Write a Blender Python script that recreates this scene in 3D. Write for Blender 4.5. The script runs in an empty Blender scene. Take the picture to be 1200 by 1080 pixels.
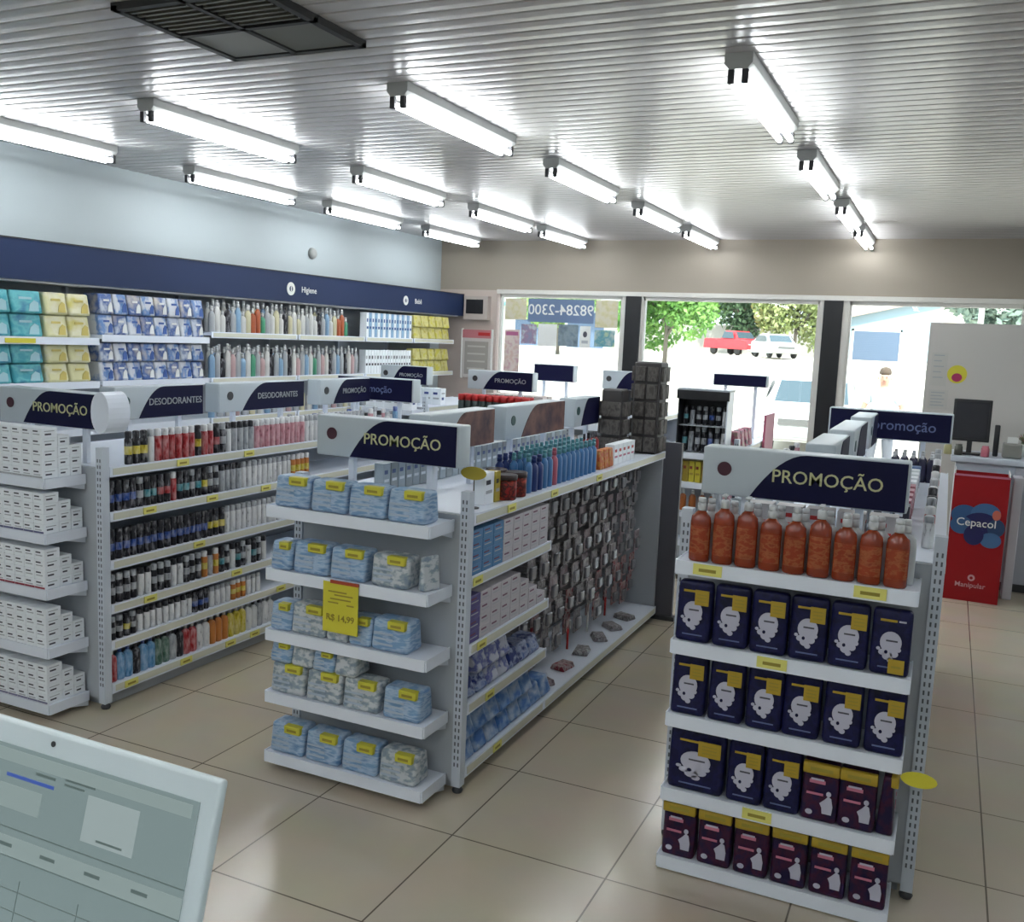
import bpy, bmesh, math, random
from mathutils import Vector, Matrix
random.seed(7)
R = math.radians
PI = math.pi
SC = bpy.context.scene
COL = SC.collection

# ------------------------------------------------------------------ materials
MATS = {}
def mat(name, col=(.8, .8, .8), rough=.5, metal=0., spec=.5, emit=None, es=0., coat=0., alpha=1.):
    if name in MATS: return MATS[name]
    m = bpy.data.materials.new(name); m.use_nodes = True
    b = m.node_tree.nodes['Principled BSDF']
    b.inputs['Base Color'].default_value = (*col, 1)
    b.inputs['Roughness'].default_value = rough
    b.inputs['Metallic'].default_value = metal
    b.inputs['Specular IOR Level'].default_value = spec
    b.inputs['Coat Weight'].default_value = coat
    if emit:
        b.inputs['Emission Color'].default_value = (*emit, 1); b.inputs['Emission Strength'].default_value = es
    m.diffuse_color = (*col, 1)
    MATS[name] = m
    return m

def nodes(m): return m.node_tree.nodes, m.node_tree.links, m.node_tree.nodes['Principled BSDF']

def printed(name, cols, scale=(30, 30, 60), rough=.35, thresh=(.45, .6), kind='VORONOI'):
    """packaging print: blocks of two or three inks laid over the pack, shifted from one pack to the next"""
    if name in MATS: return MATS[name]
    m = mat(name, cols[0], rough + .1, spec=.3)
    N, L, b = nodes(m)
    tc = N.new('ShaderNodeTexCoord'); oi = N.new('ShaderNodeObjectInfo')
    mp = N.new('ShaderNodeMapping'); mp.inputs['Scale'].default_value = scale
    ad = N.new('ShaderNodeVectorMath'); ad.operation = 'ADD'
    mu = N.new('ShaderNodeMath'); mu.operation = 'MULTIPLY'; mu.inputs[1].default_value = 37.
    L.new(oi.outputs['Random'], mu.inputs[0])
    L.new(tc.outputs['Object'], mp.inputs['Vector']); L.new(mp.outputs[0], ad.inputs[0]); L.new(mu.outputs[0], ad.inputs[1])
    if kind == 'VORONOI':
        t = N.new('ShaderNodeTexVoronoi'); t.inputs['Scale'].default_value = 1.; t.distance = 'CHEBYCHEV'
        L.new(ad.outputs[0], t.inputs['Vector'])
        sp = N.new('ShaderNodeSeparateColor'); L.new(t.outputs['Color'], sp.inputs[0]); out = sp.outputs[0]
    else:
        t = N.new('ShaderNodeTexNoise'); t.inputs['Scale'].default_value = 1.; t.inputs['Detail'].default_value = 3.5
        L.new(ad.outputs[0], t.inputs['Vector']); out = t.outputs['Fac']
    cr = N.new('ShaderNodeValToRGB'); cr.color_ramp.interpolation = 'CONSTANT' if kind == 'VORONOI' else 'LINEAR'
    e = cr.color_ramp.elements
    e[0].position = 0 if kind == 'VORONOI' else max(0, thresh[0] - .1); e[0].color = (*cols[0], 1)
    e[1].position = thresh[0]; e[1].color = (*cols[1], 1)
    if len(cols) > 2:
        k = e.new(thresh[1]); k.color = (*cols[2], 1)
    L.new(out, cr.inputs[0]); L.new(cr.outputs[0], b.inputs['Base Color'])
    return m

WHITE = mat('white_enamel', (.76, .81, .90), .35)
STEEL = mat('pale_grey_steel', (.56, .61, .68), .4)
PANELG = mat('grey_panel', (.40, .43, .47), .5)
SIGNG = mat('sign_grey', (.50, .56, .60), .35)
NAVY = mat('sign_navy', (.0035, .004, .034), .5, spec=.2)
MAROON = mat('emblem_maroon', (.06, .012, .025), .4)
GREEND = mat('emblem_green', (.02, .07, .07), .4)
TEXTY = mat('lettering_yellow', (.55, .55, .30), .5)
TEXTG = mat('lettering_grey', (.35, .38, .40), .5)
BLACK = mat('black_plastic', (.012, .012, .014), .4)
DARK = mat('dark_metal', (.04, .04, .045), .45)
YEL = mat('yellow_label', (.62, .56, .04), .5)
YELD = mat('yellow_sticker', (.40, .27, .018), .5)
YELP = mat('yellow_price_tag', (.72, .68, .18), .5)
INK = mat('ink_dark', (.06, .06, .08), .6)
INKB = mat('ink_brown', (.30, .24, .03), .6)
REDM = mat('red_print', (.45, .02, .02), .45)
BOXW = mat('carton_white', (.84, .88, .92), .5)
BOXG = mat('carton_grey', (.42, .44, .47), .55)
PAPER = mat('paper_white', (.75, .76, .74), .6)
SKIN = mat('skin', (.50, .30, .22), .55)

# ------------------------------------------------------------------ mesh tools
class MB:
    def __init__(s): s.v = []; s.f = []; s.m = []; s.mats = []; s.sm = []
    def mi(s, m):
        if m not in s.mats: s.mats.append(m)
        return s.mats.index(m)
    def poly(s, pts, m, smooth=False):
        b = len(s.v); s.v += [tuple(p) for p in pts]; s.f.append(tuple(range(b, b + len(pts)))); s.m.append(s.mi(m)); s.sm.append(smooth)
    def box(s, x0, x1, y0, y1, z0, z1, m, M=None):
        P = [Vector((x, y, z)) for z in (z0, z1) for y in (y0, y1) for x in (x0, x1)]
        if M is not None: P = [M @ p for p in P]
        b = len(s.v); s.v += [tuple(p) for p in P]
        for f in ((0, 2, 3, 1), (4, 5, 7, 6), (0, 1, 5, 4), (2, 6, 7, 3), (0, 4, 6, 2), (1, 3, 7, 5)):
            s.f.append(tuple(b + i for i in f)); s.m.append(s.mi(m)); s.sm.append(False)
    def rbox(s, x0, x1, y0, y1, z0, z1, m, bev=.008, seg=2, M=None, smooth=True, pinch=0.):
        bm = bmesh.new(); bmesh.ops.create_cube(bm, size=1)
        for v in bm.verts:
            v.co = Vector(((x0 + x1) / 2 + v.co.x * (x1 - x0), (y0 + y1) / 2 + v.co.y * (y1 - y0), (z0 + z1) / 2 + v.co.z * (z1 - z0)))
        bmesh.ops.bevel(bm, geom=list(bm.edges), offset=bev, segments=seg, affect='EDGES', profile=.6)
        cy = (y0 + y1) / 2
        bm.verts.ensure_lookup_table(); b = len(s.v)
        for v in bm.verts:
            c = v.co.copy()
            if pinch and c.z > z1 - bev * 1.2: c.y = cy + (c.y - cy) * (1 - pinch)
            s.v.append(tuple(M @ c if M is not None else c))
        for f in bm.faces:
            s.f.append(tuple(b + v.index for v in f.verts)); s.m.append(s.mi(m)); s.sm.append(smooth and len(f.verts) >= 3 and f.calc_area() < .25 * max((x1 - x0), (z1 - z0)) ** 2)
        bm.free()
    def lathe(s, prof, m, c=(0, 0), seg=12, sx=1., sy=1., M=None):
        """prof: (r, z[, material]) bottom to top"""
        rings = []
        for p in prof:
            b = len(s.v)
            for k in range(seg):
                a = 2 * PI * k / seg
                q = Vector((c[0] + p[0] * math.cos(a) * sx, c[1] + p[0] * math.sin(a) * sy, p[1]))
                s.v.append(tuple(M @ q if M is not None else q))
            rings.append(b)
        for i in range(len(prof) - 1):
            mm = prof[i][2] if len(prof[i]) > 2 else m
            for k in range(seg):
                a, b = rings[i] + k, rings[i] + (k + 1) % seg
                c2, d = rings[i + 1] + (k + 1) % seg, rings[i + 1] + k
                s.f.append((a, b, c2, d)); s.m.append(s.mi(mm)); s.sm.append(True)
        s.f.append(tuple(rings[0] + k for k in reversed(range(seg)))); s.m.append(s.mi(prof[0][2] if len(prof[0]) > 2 else m)); s.sm.append(False)
        s.f.append(tuple(rings[-1] + k for k in range(seg))); s.m.append(s.mi(prof[-2][2] if len(prof[-2]) > 2 else m)); s.sm.append(False)
    def tube(s, a, b, r, m, seg=8):
        a, b = Vector(a), Vector(b); d = b - a
        M = Matrix.Translation(a) @ d.to_track_quat('Z', 'Y').to_matrix().to_4x4()
        s.lathe([(r, 0), (r, d.length)], m, seg=seg, M=M)
    def extrude(s, pts, h, m, axis='Y', o=0.):
        """pts: outline (u, w) extruded from o to o+h along the axis"""
        def P(u, w, t):
            return (u, t, w) if axis == 'Y' else ((t, u, w) if axis == 'X' else (u, w, t))
        n = len(pts); b = len(s.v)
        s.v += [P(u, w, o) for u, w in pts] + [P(u, w, o + h) for u, w in pts]
        k = s.mi(m)
        s.f.append(tuple(b + i for i in range(n))); s.m.append(k); s.sm.append(False)
        s.f.append(tuple(b + n + i for i in reversed(range(n)))); s.m.append(k); s.sm.append(False)
        for i in range(n):
            j = (i + 1) % n
            s.f.append((b + i, b + n + i, b + n + j, b + j)); s.m.append(k); s.sm.append(False)
    def ell(s, cx, cz, rx, rz, y, m, n=20, face='-Y', t=.001):
        pts = [(cx + rx * math.cos(2 * PI * k / n), cz + rz * math.sin(2 * PI * k / n)) for k in range(n)]
        s.extrude(pts, t, m, 'Y', y)
    def mesh(s, name):
        me = bpy.data.meshes.new(name)
        me.from_pydata(s.v, [], s.f); me.update()
        for m in s.mats: me.materials.append(m)
        me.polygons.foreach_set('material_index', s.m)
        me.polygons.foreach_set('use_smooth', s.sm)
        bm = bmesh.new(); bm.from_mesh(me); bmesh.ops.recalc_face_normals(bm, faces=bm.faces); bm.to_mesh(me); bm.free()
        return me

def ob(name, me, parent=None, loc=(0, 0, 0), rz=0., kind=None):
    if isinstance(me, MB): me = me.mesh(name)
    o = bpy.data.objects.new(name, me); COL.objects.link(o)
    o.location = loc; o.rotation_euler = (0, 0, rz)
    if parent: o.parent = parent
    if kind: o['kind'] = kind
    return o
def empty(name, loc=(0, 0, 0), rz=0.): return ob(name, None, None, loc, rz)
def tag(o, label, cat, group=None):
    o['label'] = label; o['category'] = cat
    if group: o['group'] = group
    return o
def struct(name, mb, parent=None): return ob(name, mb, parent, kind='structure')
def dup(o, loc, rz=None, label=None, cat=None, group=None):
    c = o.copy(); COL.objects.link(c); c.location = loc
    if rz is not None: c.rotation_euler = (0, 0, rz)
    for ch in o.children:
        k = ch.copy(); COL.objects.link(k); k.parent = c
        for g in ch.children:
            h = g.copy(); COL.objects.link(h); h.parent = k
    if label: tag(c, label, cat or o.get('category'), group or o.get('group'))
    return c

ORD = 'first second third fourth fifth sixth seventh eighth ninth tenth eleventh twelfth thirteenth fourteenth fifteenth sixteenth seventeenth eighteenth nineteenth twentieth'.split()
def nth(i):
    if i < 20: return ORD[i]
    t = ['twenty', 'thirty', 'forty', 'fifty', 'sixty', 'seventy'][(i + 1) // 10 - 2]
    r = (i + 1) % 10
    return (t[:-1] + 'ieth') if r == 0 else t + '-' + ORD[r - 1]

def text_mesh(txt, size, m, extrude=.001, mirror=False):
    cu = bpy.data.curves.new('txt', 'FONT'); cu.body = txt; cu.size = size; cu.align_x = 'CENTER'; cu.align_y = 'CENTER'
    cu.extrude = extrude; cu.offset = size * .005; cu.resolution_u = 3
    o = bpy.data.objects.new('txt', cu); COL.objects.link(o)
    dg = bpy.context.evaluated_depsgraph_get(); dg.update()
    me = bpy.data.meshes.new_from_object(o.evaluated_get(dg))
    bpy.data.objects.remove(o)
    M = Matrix.Rotation(R(90), 4, 'X')
    if mirror: M = Matrix.Scale(-1, 4, (1, 0, 0)) @ M
    me.transform(M)
    me.materials.clear(); me.materials.append(m)
    return me

# first-of-kind registry: each product mesh is made once and then copied
PROTO = {}
def item(key, build, loc, label, cat, group, rz=0.):
    """build() returns the thing; later calls copy it with all of its parts"""
    if key not in PROTO:
        o = build(); PROTO[key] = o
        o.location = loc; o.rotation_euler = (0, 0, rz); tag(o, label, cat, group)
        return o
    return dup(PROTO[key], loc, rz, label, cat, group)

# ------------------------------------------------------------------ product shapes (base at z=0, front towards -Y)
def b_can(key, name, body, cap, r=.019, h=.16, band=None):
    def f():
        mb = MB(); bd = band or body
        mb.lathe([(r * .92, 0, body), (r, .004, body), (r, h * .3, bd), (r, h * .55, body), (r, h * .74, body), (r * .85, h * .78, cap), (r * .85, h * .80, cap), (r * .9, h * .97, cap), (r * .6, h, cap)], body, seg=10)
        return ob(name, mb)
    return f
def b_bottle(name, body, cap, w=.032, d=.02, h=.2, neck=.3, pump=False, label=None, parts=True):
    def f():
        mb = MB()
        mb.lathe([(.9, 0), (1., .006), (1., h * .60), (.92, h * .70), (.45, h * .78), (neck, h * .80)], body, seg=16, sx=w, sy=d)
        o = ob(name, mb)
        c = MB()
        rr = w * .42
        c.lathe([(rr, h * .80), (rr, h * .90), (rr * .8, h * .92)], cap, seg=12)
        if pump:
            c.lathe([(.004, h * .92), (.004, h * .97)], cap, seg=8)
            c.rbox(-.009, .009, -.03, .01, h * .965, h, cap, .003, 1)
        else:
            c.lathe([(rr * .9, h * .92), (rr * .9, h * .99), (rr * .7, h)], cap, seg=12)
        ob('cap', c, o)
        if label:
            l = MB(); n = 9
            A = [R(-90 - 62 + 124 * k / (n - 1)) for k in range(n)]
            for z0, z1, mm in ((h * .12, h * .56, label),):
                for k in range(n - 1):
                    q = [(math.cos(a) * w * 1.025, math.sin(a) * d * 1.03, z) for a, z in ((A[k], z0), (A[k + 1], z0), (A[k + 1], z1), (A[k], z1))]
                    l.poly(q, mm, True)
            ob('front_label', l, o)
        return o
    return f
def b_carton(name, w, d, h, body, ink=INK, ink2=BOXG, side='R', stripe=None):
    def f():
        mb = MB()
        mb.rbox(-w / 2, w / 2, -d / 2, d / 2, 0, h, body, .0015, 1, smooth=False)
        y = -d / 2 - .0008
        mb.box(-w * .36, w * .12, y, y + .001, h * .62, h * .76, ink)
        mb.box(-w * .36, w * .30, y, y + .001, h * .34, h * .44, ink2)
        if stripe: mb.box(-w * .49, w * .49, y - .0002, y + .001, h * .06, h * .24, stripe)
        x = w / 2 - .0002
        mb.box(x, x + .001, -d * .30, d * .10, h * .30, h * .46, ink)
        mb.box(x, x + .001, -d * .34, d * .3, h * .66, h * .74, ink2)
        return ob(name, mb)
    return f
def b_pack(name, w, d, h, body, bev=.015, pinch=.5, deco=None, parts=None):
    def f():
        mb = MB(); mb.rbox(-w / 2, w / 2, -d / 2, d / 2, 0, h, body, bev, 3, pinch=pinch)
        if deco: deco(mb, w, d, h)
        o = ob(name, mb)
        if parts: parts(o, w, d, h)
        return o
    return f

# ------------------------------------------------------------------ the room
H0, YW, XL, XR, YB, ZC = 0., 10.42, -5.8, 2.6, -4.6, 3.04
ZG = -.1
# floor : large polished beige tiles
m = mat('floor_tiles', (.5, .46, .38), .16, spec=.85)
N, L, b = nodes(m)
tc = N.new('ShaderNodeTexCoord'); mp = N.new('ShaderNodeMapping')
mp.inputs['Location'].default_value = (1.573 / .62, -3.053 / .62, 0); mp.inputs['Scale'].default_value = (1 / .62, 1 / .62, 1)
br = N.new('ShaderNodeTexBrick'); br.offset = 0; br.inputs['Scale'].default_value = 1.; br.inputs['Mortar Size'].default_value = .0055
br.inputs['Brick Width'].default_value = 1.; br.inputs['Row Height'].default_value = 1.
br.inputs['Color1'].default_value = (.57, .50, .39, 1); br.inputs['Color2'].default_value = (.54, .47, .365, 1); br.inputs['Mortar'].default_value = (.16, .135, .10, 1)
nz = N.new('ShaderNodeTexNoise'); nz.inputs['Scale'].default_value = 3.; nz.inputs['Detail'].default_value = 5.
mx = N.new('ShaderNodeMix'); mx.data_type = 'RGBA'; mx.blend_type = 'MULTIPLY'; mx.inputs[0].default_value = .18
L.new(tc.outputs['Object'], mp.inputs[0]); L.new(mp.outputs[0], br.inputs['Vector']); L.new(tc.outputs['Object'], nz.inputs['Vector'])
L.new(br.outputs['Color'], mx.inputs[6]); L.new(nz.outputs['Color'], mx.inputs[7]); L.new(mx.outputs[2], b.inputs['Base Color'])
mr = N.new('ShaderNodeMapRange'); mr.inputs[3].default_value = .14; mr.inputs[4].default_value = .26
L.new(nz.outputs['Fac'], mr.inputs[0]); L.new(mr.outputs[0], b.inputs['Roughness'])
bp = N.new('ShaderNodeBump'); bp.inputs['Strength'].default_value = .25; bp.inputs['Distance'].default_value = .003; bp.invert = True
L.new(br.outputs['Fac'], bp.inputs['Height']); L.new(bp.outputs[0], b.inputs['Normal'])
mb = MB(); mb.box(XL - .2, XR + .2, YB - .2, YW + .2, -.12, 0, m); struct('floor', mb)

# ceiling : glossy PVC planks running across the shop
CEIL = mat('ceiling_pvc', (.49, .475, .48), .27, spec=.6)
mb = MB(); p = .1; n = int((YW - YB) / p) + 1
pts = []
prof = [(.0, .012), (.003, .012), (.007, .001), (.012, 0), (.050, -.0015), (.088, 0), (.093, .001), (.097, .012)]
ys = []
for k in range(n):
    y = YB + k * p
    for dy, dz in prof:
        if y + dy <= YW: ys.append((y + dy, ZC + dz))
ys.append((YW, ZC + .012))
for (ya, za), (yb, zb) in zip(ys, ys[1:]): mb.poly([(XL, ya, za), (XR, ya, za), (XR, yb, zb), (XL, yb, zb)], CEIL)
mb.box(XL - .2, XR + .2, YB - .2, YW + .2, ZC + .05, ZC + .2, mat('roof_slab', (.4, .4, .4), .8))
struct('ceiling', mb)

def plaster(name, c):
    m = mat(name, c, .55); N, L, b = nodes(m)
    nz = N.new('ShaderNodeTexNoise'); nz.inputs['Scale'].default_value = 40.; bp = N.new('ShaderNodeBump'); bp.inputs['Strength'].default_value = .05
    L.new(nz.outputs['Fac'], bp.inputs['Height']); L.new(bp.outputs[0], b.inputs['Normal']); return m
WALLW = plaster('wall_white', (.42, .475, .50)); HEAD = plaster('header_cream', (.33, .285, .235)); JAMB = plaster('wall_beige', (.50, .42, .38))
mb = MB(); mb.box(XL - .2, XL, YB - .2, YW + .2, 0, ZC + .05, WALLW); struct('wall_left', mb)
mb = MB(); mb.box(XR, XR + .2, YB - .2, YW + .2, 0, ZC + .05, WALLW); struct('wall_right', mb)
mb = MB(); mb.box(XL, XR, YB - .2, YB, 0, ZC + .05, WALLW); struct('wall_back', mb)
mb = MB()
mb.box(XL, XR, YW, YW + .2, 2.46, ZC + .05, HEAD)
mb.box(XL, -5.02, YW, YW + .2, 0, 2.46, JAMB)
mb.box(2.2, XR, YW, YW + .2, 0, 2.46, HEAD)
struct('wall_front', mb)
FRAMEW = mat('window_frame_white', (.66, .64, .60), .4)
mb = MB(); mb.box(-5.02, 2.2, YW - .015, YW + .1, 2.42, 2.47, FRAMEW); struct('trim_1', mb)
PIL = mat('pillar_black', (.012, .012, .014), .3)
for i, (xa, xb) in enumerate(((-3.40, -3.22), (-1.25, -1.06))):
    mb = MB(); mb.box(xa, xb, YW - .02, YW + .16, 0, 2.42, PIL)
    mb.box(xa - .045, xa, YW, YW + .1, 0, 2.42, FRAMEW); mb.box(xb, xb + .02 + .04 * i, YW, YW + .1, 0, 2.42, FRAMEW)
    struct('pillar_%d' % (i + 1), mb)
# glass
GL = bpy.data.materials.new('window_glass'); GL.use_nodes = True
N, L = GL.node_tree.nodes, GL.node_tree.links; N.clear()
o_ = N.new('ShaderNodeOutputMaterial'); tr = N.new('ShaderNodeBsdfTransparent'); gs = N.new('ShaderNodeBsdfGlossy'); mxs = N.new('ShaderNodeMixShader'); fr = N.new('ShaderNodeFresnel')
tr.inputs[0].default_value = (.93, .97, .96, 1); gs.inputs['Roughness'].default_value = .02; fr.inputs[0].default_value = 1.45
L.new(fr.outputs[0], mxs.inputs[0]); L.new(tr.outputs[0], mxs.inputs[1]); L.new(gs.outputs[0], mxs.inputs[2]); L.new(mxs.outputs[0], o_.inputs[0])
for i, (xa, xb) in enumerate(((-4.99, -3.445), (-3.20, -1.295), (-1.0, .60), (.66, 2.2))):
    w = MB(); y = YW + .05
    for x in (xa, xb - .022): w.box(x, x + .022, y - .03, y + .03, 0, 2.42, FRAMEW)
    w.box(xa, xb, y - .03, y + .03, 0, .08, FRAMEW); w.box(xa, xb, y - .03, y + .03, 2.38, 2.42, FRAMEW)
    fo = struct('door_1' if i == 1 else 'window_%d' % (i + 1 if i == 0 else i), w)
    g = MB(); g.box(xa + .022, xb - .022, y - .004, y + .004, .08, 2.38, GL); ob('glass_pane', g, fo)

# ------------------------------------------------------------------ camera
cam = bpy.data.cameras.new('camera'); co = bpy.data.objects.new('camera', cam); COL.objects.link(co)
yaw, pit, rol = -.42654703, -.12877381, .04194941; F = 1112.62794
f = Vector((math.sin(yaw) * math.cos(pit), math.cos(yaw) * math.cos(pit), math.sin(pit)))
r = Vector((math.cos(yaw), -math.sin(yaw), 0)); u = r.cross(f)
r2 = r * math.cos(rol) + u * math.sin(rol); u2 = -r * math.sin(rol) + u * math.cos(rol)
M = Matrix((r2, u2, -f)).transposed().to_4x4(); M.translation = (0, 0, 1.9)
co.matrix_world = M
cam.sensor_fit = 'HORIZONTAL'; cam.sensor_width = 36; cam.lens = F * 36 / 1200; cam.clip_start = .05; cam.clip_end = 400
SC.camera = co

# ------------------------------------------------------------------ ceiling lamps
TUBE = mat('lamp_tube', (1, 1, 1), .3, emit=(.93, .98, 1.), es=14.)
FIX = mat('lamp_body', (.42, .43, .42), .4)
def b_lamp():
    o = empty('ceiling_lamp'); Lh = .60
    a = MB(); a.extrude([(-.055, .0), (-.055, -.04), (-.035, -.062), (.035, -.062), (.055, -.04), (.055, .0)], 2 * Lh, FIX, 'Y', -Lh); ob('lamp_body', a, o)
    for sy in (-1, 1):
        for sx in (-1, 1):
            h = MB(); h.rbox(sx * .027 - .013, sx * .027 + .013, sy * (Lh - .012) - .012, sy * (Lh - .012) + .012, -.115, -.061, DARK, .003, 1); ob('lamp_holder', h, o)
    for sx in (-1, 1):
        t = MB(); t.tube((sx * .027, -Lh + .026, -.096), (sx * .027, Lh - .026, -.096), .0135, TUBE, 10); ob('tube', t, o)
    return o
rows = ['wall', 'second', 'third', 'checkout-side']
cols = [(-5.15, (4.15, 6.05, 7.74, 9.48)), (-3.88, (4.40, 6.32, 8.10, 9.62)), (-2.42, (4.48, 6.33, 8.18, 9.72)), (-.86, (4.47, 6.40, 8.28, 9.78))]
for i, (x, yy) in enumerate(cols):
    for j, y in enumerate(yy):
        item('lamp', b_lamp, (x, y, ZC), 'twin-tube ceiling lamp, %s counted towards the windows in the %s line' % (nth(j), ['wall-side', 'second', 'third', 'checkout-side'][i]), 'lamp', None)
for x in (-3.88, -2.42, -.86, .9):  # unseen lamps added behind the camera to brighten front-facing shelves
    for y in (-3.4, -2.0, -.6, .8): item('lamp', b_lamp, (x, y, ZC), 'added unseen twin-tube ceiling lamp behind the laptop, lighting the shelf fronts', 'lamp', 'added fill lamps behind the laptop')
for y in (4.3, 6.1, 7.9): item('lamp', b_lamp, (1.2, y, ZC), 'twin-tube ceiling lamp over the checkout aisle', 'lamp', 'checkout aisle ceiling lamps')

# ceiling vent
o = empty('ceiling_vent', (-2.545, 2.985, ZC)); tag(o, 'dark square air vent with four quarters set in the plank ceiling', 'vent')
FR = mat('vent_frame', (.012, .012, .012), .6); OLV = mat('vent_louver', (.10, .10, .08), .5); LIT = mat('vent_flap', (.19, .19, .175), .5)
a = MB(); s = .33
a.box(-s, s, -s, s, -.012, .0, FR)
for q in ((-s, -s + .03, -s, s), (s - .03, s, -s, s), (-s, s, -s, -s + .03), (-s, s, s - .03, s), (-.012, .012, -s, s), (-s, s, -.012, .012)): a.box(q[0], q[1], q[2], q[3], -.028, -.012, FR)
ob('vent_frame', a, o)
a = MB(); a.box(-s + .04, -.02, .02, s - .04, -.024, -.013, LIT); ob('flap', a, o)
a = MB(); a.box(.02, s - .04, .02, s - .04, -.024, -.013, OLV); ob('flap', a, o)
for sx in (-1, 1):
    a = MB()
    for k in range(7):
        y = -s + .05 + k * .038
        a.box(min(sx * .02, sx * (s - .04)), max(sx * .02, sx * (s - .04)), y, y + .014, -.026, -.013, OLV)
    ob('slat_grille', a, o)

# ------------------------------------------------------------------ gondolas
HOLE = mat('upright_hole', (.10, .11, .13), .6)
def shelf_mb(x0, x1, y0, y1, z, lips, rail=None):
    a = MB(); a.box(x0, x1, y0, y1, z - .026, z, WHITE)
    t = .006
    if 'F' in lips: a.box(x0, x1, y0 - t, y0, z - .045, z + .004, WHITE)
    if 'B' in lips: a.box(x0, x1, y1, y1 + t, z - .045, z + .004, WHITE)
    if 'R' in lips: a.box(x1, x1 + t, y0, y1, z - .045, z + .004, WHITE)
    if 'L' in lips: a.box(x0 - t, x0, y0, y1, z - .045, z + .004, WHITE)
    if rail and 'R' in lips: a.box(x1 + t, x1 + t + .002, y0 + .02, y1 - .02, z - .036, z - .004, rail)
    if rail and 'L' in lips: a.box(x0 - t - .002, x0 - t, y0 + .02, y1 - .02, z - .036, z - .004, rail)
    return a
RAIL = mat('price_rail', (.62, .62, .52), .4)
def upright(o, x, y, z1, w=.04):
    a = MB(); a.box(x - w / 2, x + w / 2, y - .022, y + .022, .03, z1, STEEL)
    z = .12
    while z < z1 - .04:
        for dx in (-.008, .008): a.box(x + dx - .003, x + dx + .003, y - .0232, y - .022, z, z + .016, HOLE)
        z += .03
    a.box(x - w / 2 - .004, x + w / 2 + .004, y - .03, y + .03, 0.001, .03, DARK)
    ob('upright', a, o)
def gondola(label, xl, xr, y0, y1, top, end, R_, L_, pegR=None, name='shelf_gondola'):
    """xl..xr, y0..y1 the double-sided run; end = (x0, x1, y, heights) the end shelves; R_, L_ = [(ya, yb, heights)]"""
    o = empty(name, ((xl + xr) / 2, y0, 0)); tag(o, label, 'shelf unit')
    ox, oy = (xl + xr) / 2, y0
    def A(n, a):
        k = ob(n, a, o); k.location = (-ox, -oy, 0); return k
    xc = (xl + xr) / 2
    a = MB(); a.box(xl + .04, xr - .04, y0 - .012, y0 + .012, .05, top, PANELG); A('end_panel', a)
    a = MB(); a.box(xl + .02, xr - .02, y1 - .02, y1 + .01, .03, top, PANELG); A('end_panel', a)
    a = MB(); a.box(xc - .015, xc + .015, y0 + .014, y1 - .022, .05, top - .03, PANELG); A('back_panel', a)
    a = MB(); a.box(xl + .05, xr - .05, y0 + .03, y1 - .03, .001, .05, PANELG); A('plinth', a)
    for x in (xl + .02, xr - .02): 
        k = empty('t'); bpy.data.objects.remove(k)
        b0 = MB(); z1 = top + .1; w = .04
        b0.box(x - w / 2, x + w / 2, y0 - .022, y0 + .022, .03, z1, STEEL)
        z = .12
        while z < z1 - .04:
            for dx in (-.008, .008): b0.box(x + dx - .003, x + dx + .003, y0 - .0232, y0 - .022, z, z + .016, HOLE)
            z += .03
        A('upright', b0)
        b0 = MB(); b0.lathe([(.02, 0.001), (.024, .012), (.014, .03)], DARK, (x, y0), 10); A('foot', b0)
    if end:
        ex0, ex1, ey, zs = end
        for z in zs:
            A('end_shelf', shelf_mb(ex0, ex1, ey, y0 - .024, z, 'FRL'))
            for x in (ex0 + .004, ex1 - .004):
                b0 = MB(); b0.extrude([(ey + .03, z - .026), (y0 - .024, z - .026), (y0 - .024, z - .075)], .003, STEEL, 'X', x); A('bracket', b0)
    for ya, yb, zs in R_:
        for z in zs: A('shelf', shelf_mb(xc + .016, xr - .006, ya, yb, z, 'R', RAIL))
    for ya, yb, zs in L_:
        for z in zs: A('shelf', shelf_mb(xl + .006, xc - .016, ya, yb, z, 'L', RAIL))
    A('top_board', shelf_mb(xl + .006, xr - .006, y0 + .024, y1 - .022, top, 'RL', RAIL))
    if pegR:
        ya, yb = pegR; a = MB()
        PEG = mat('pegboard', (.13, .12, .13), .6)
        a.box(xc + .016, xc + .03, ya, yb, .14, top - .05, PEG); A('pegboard', a)
    return o
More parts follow.
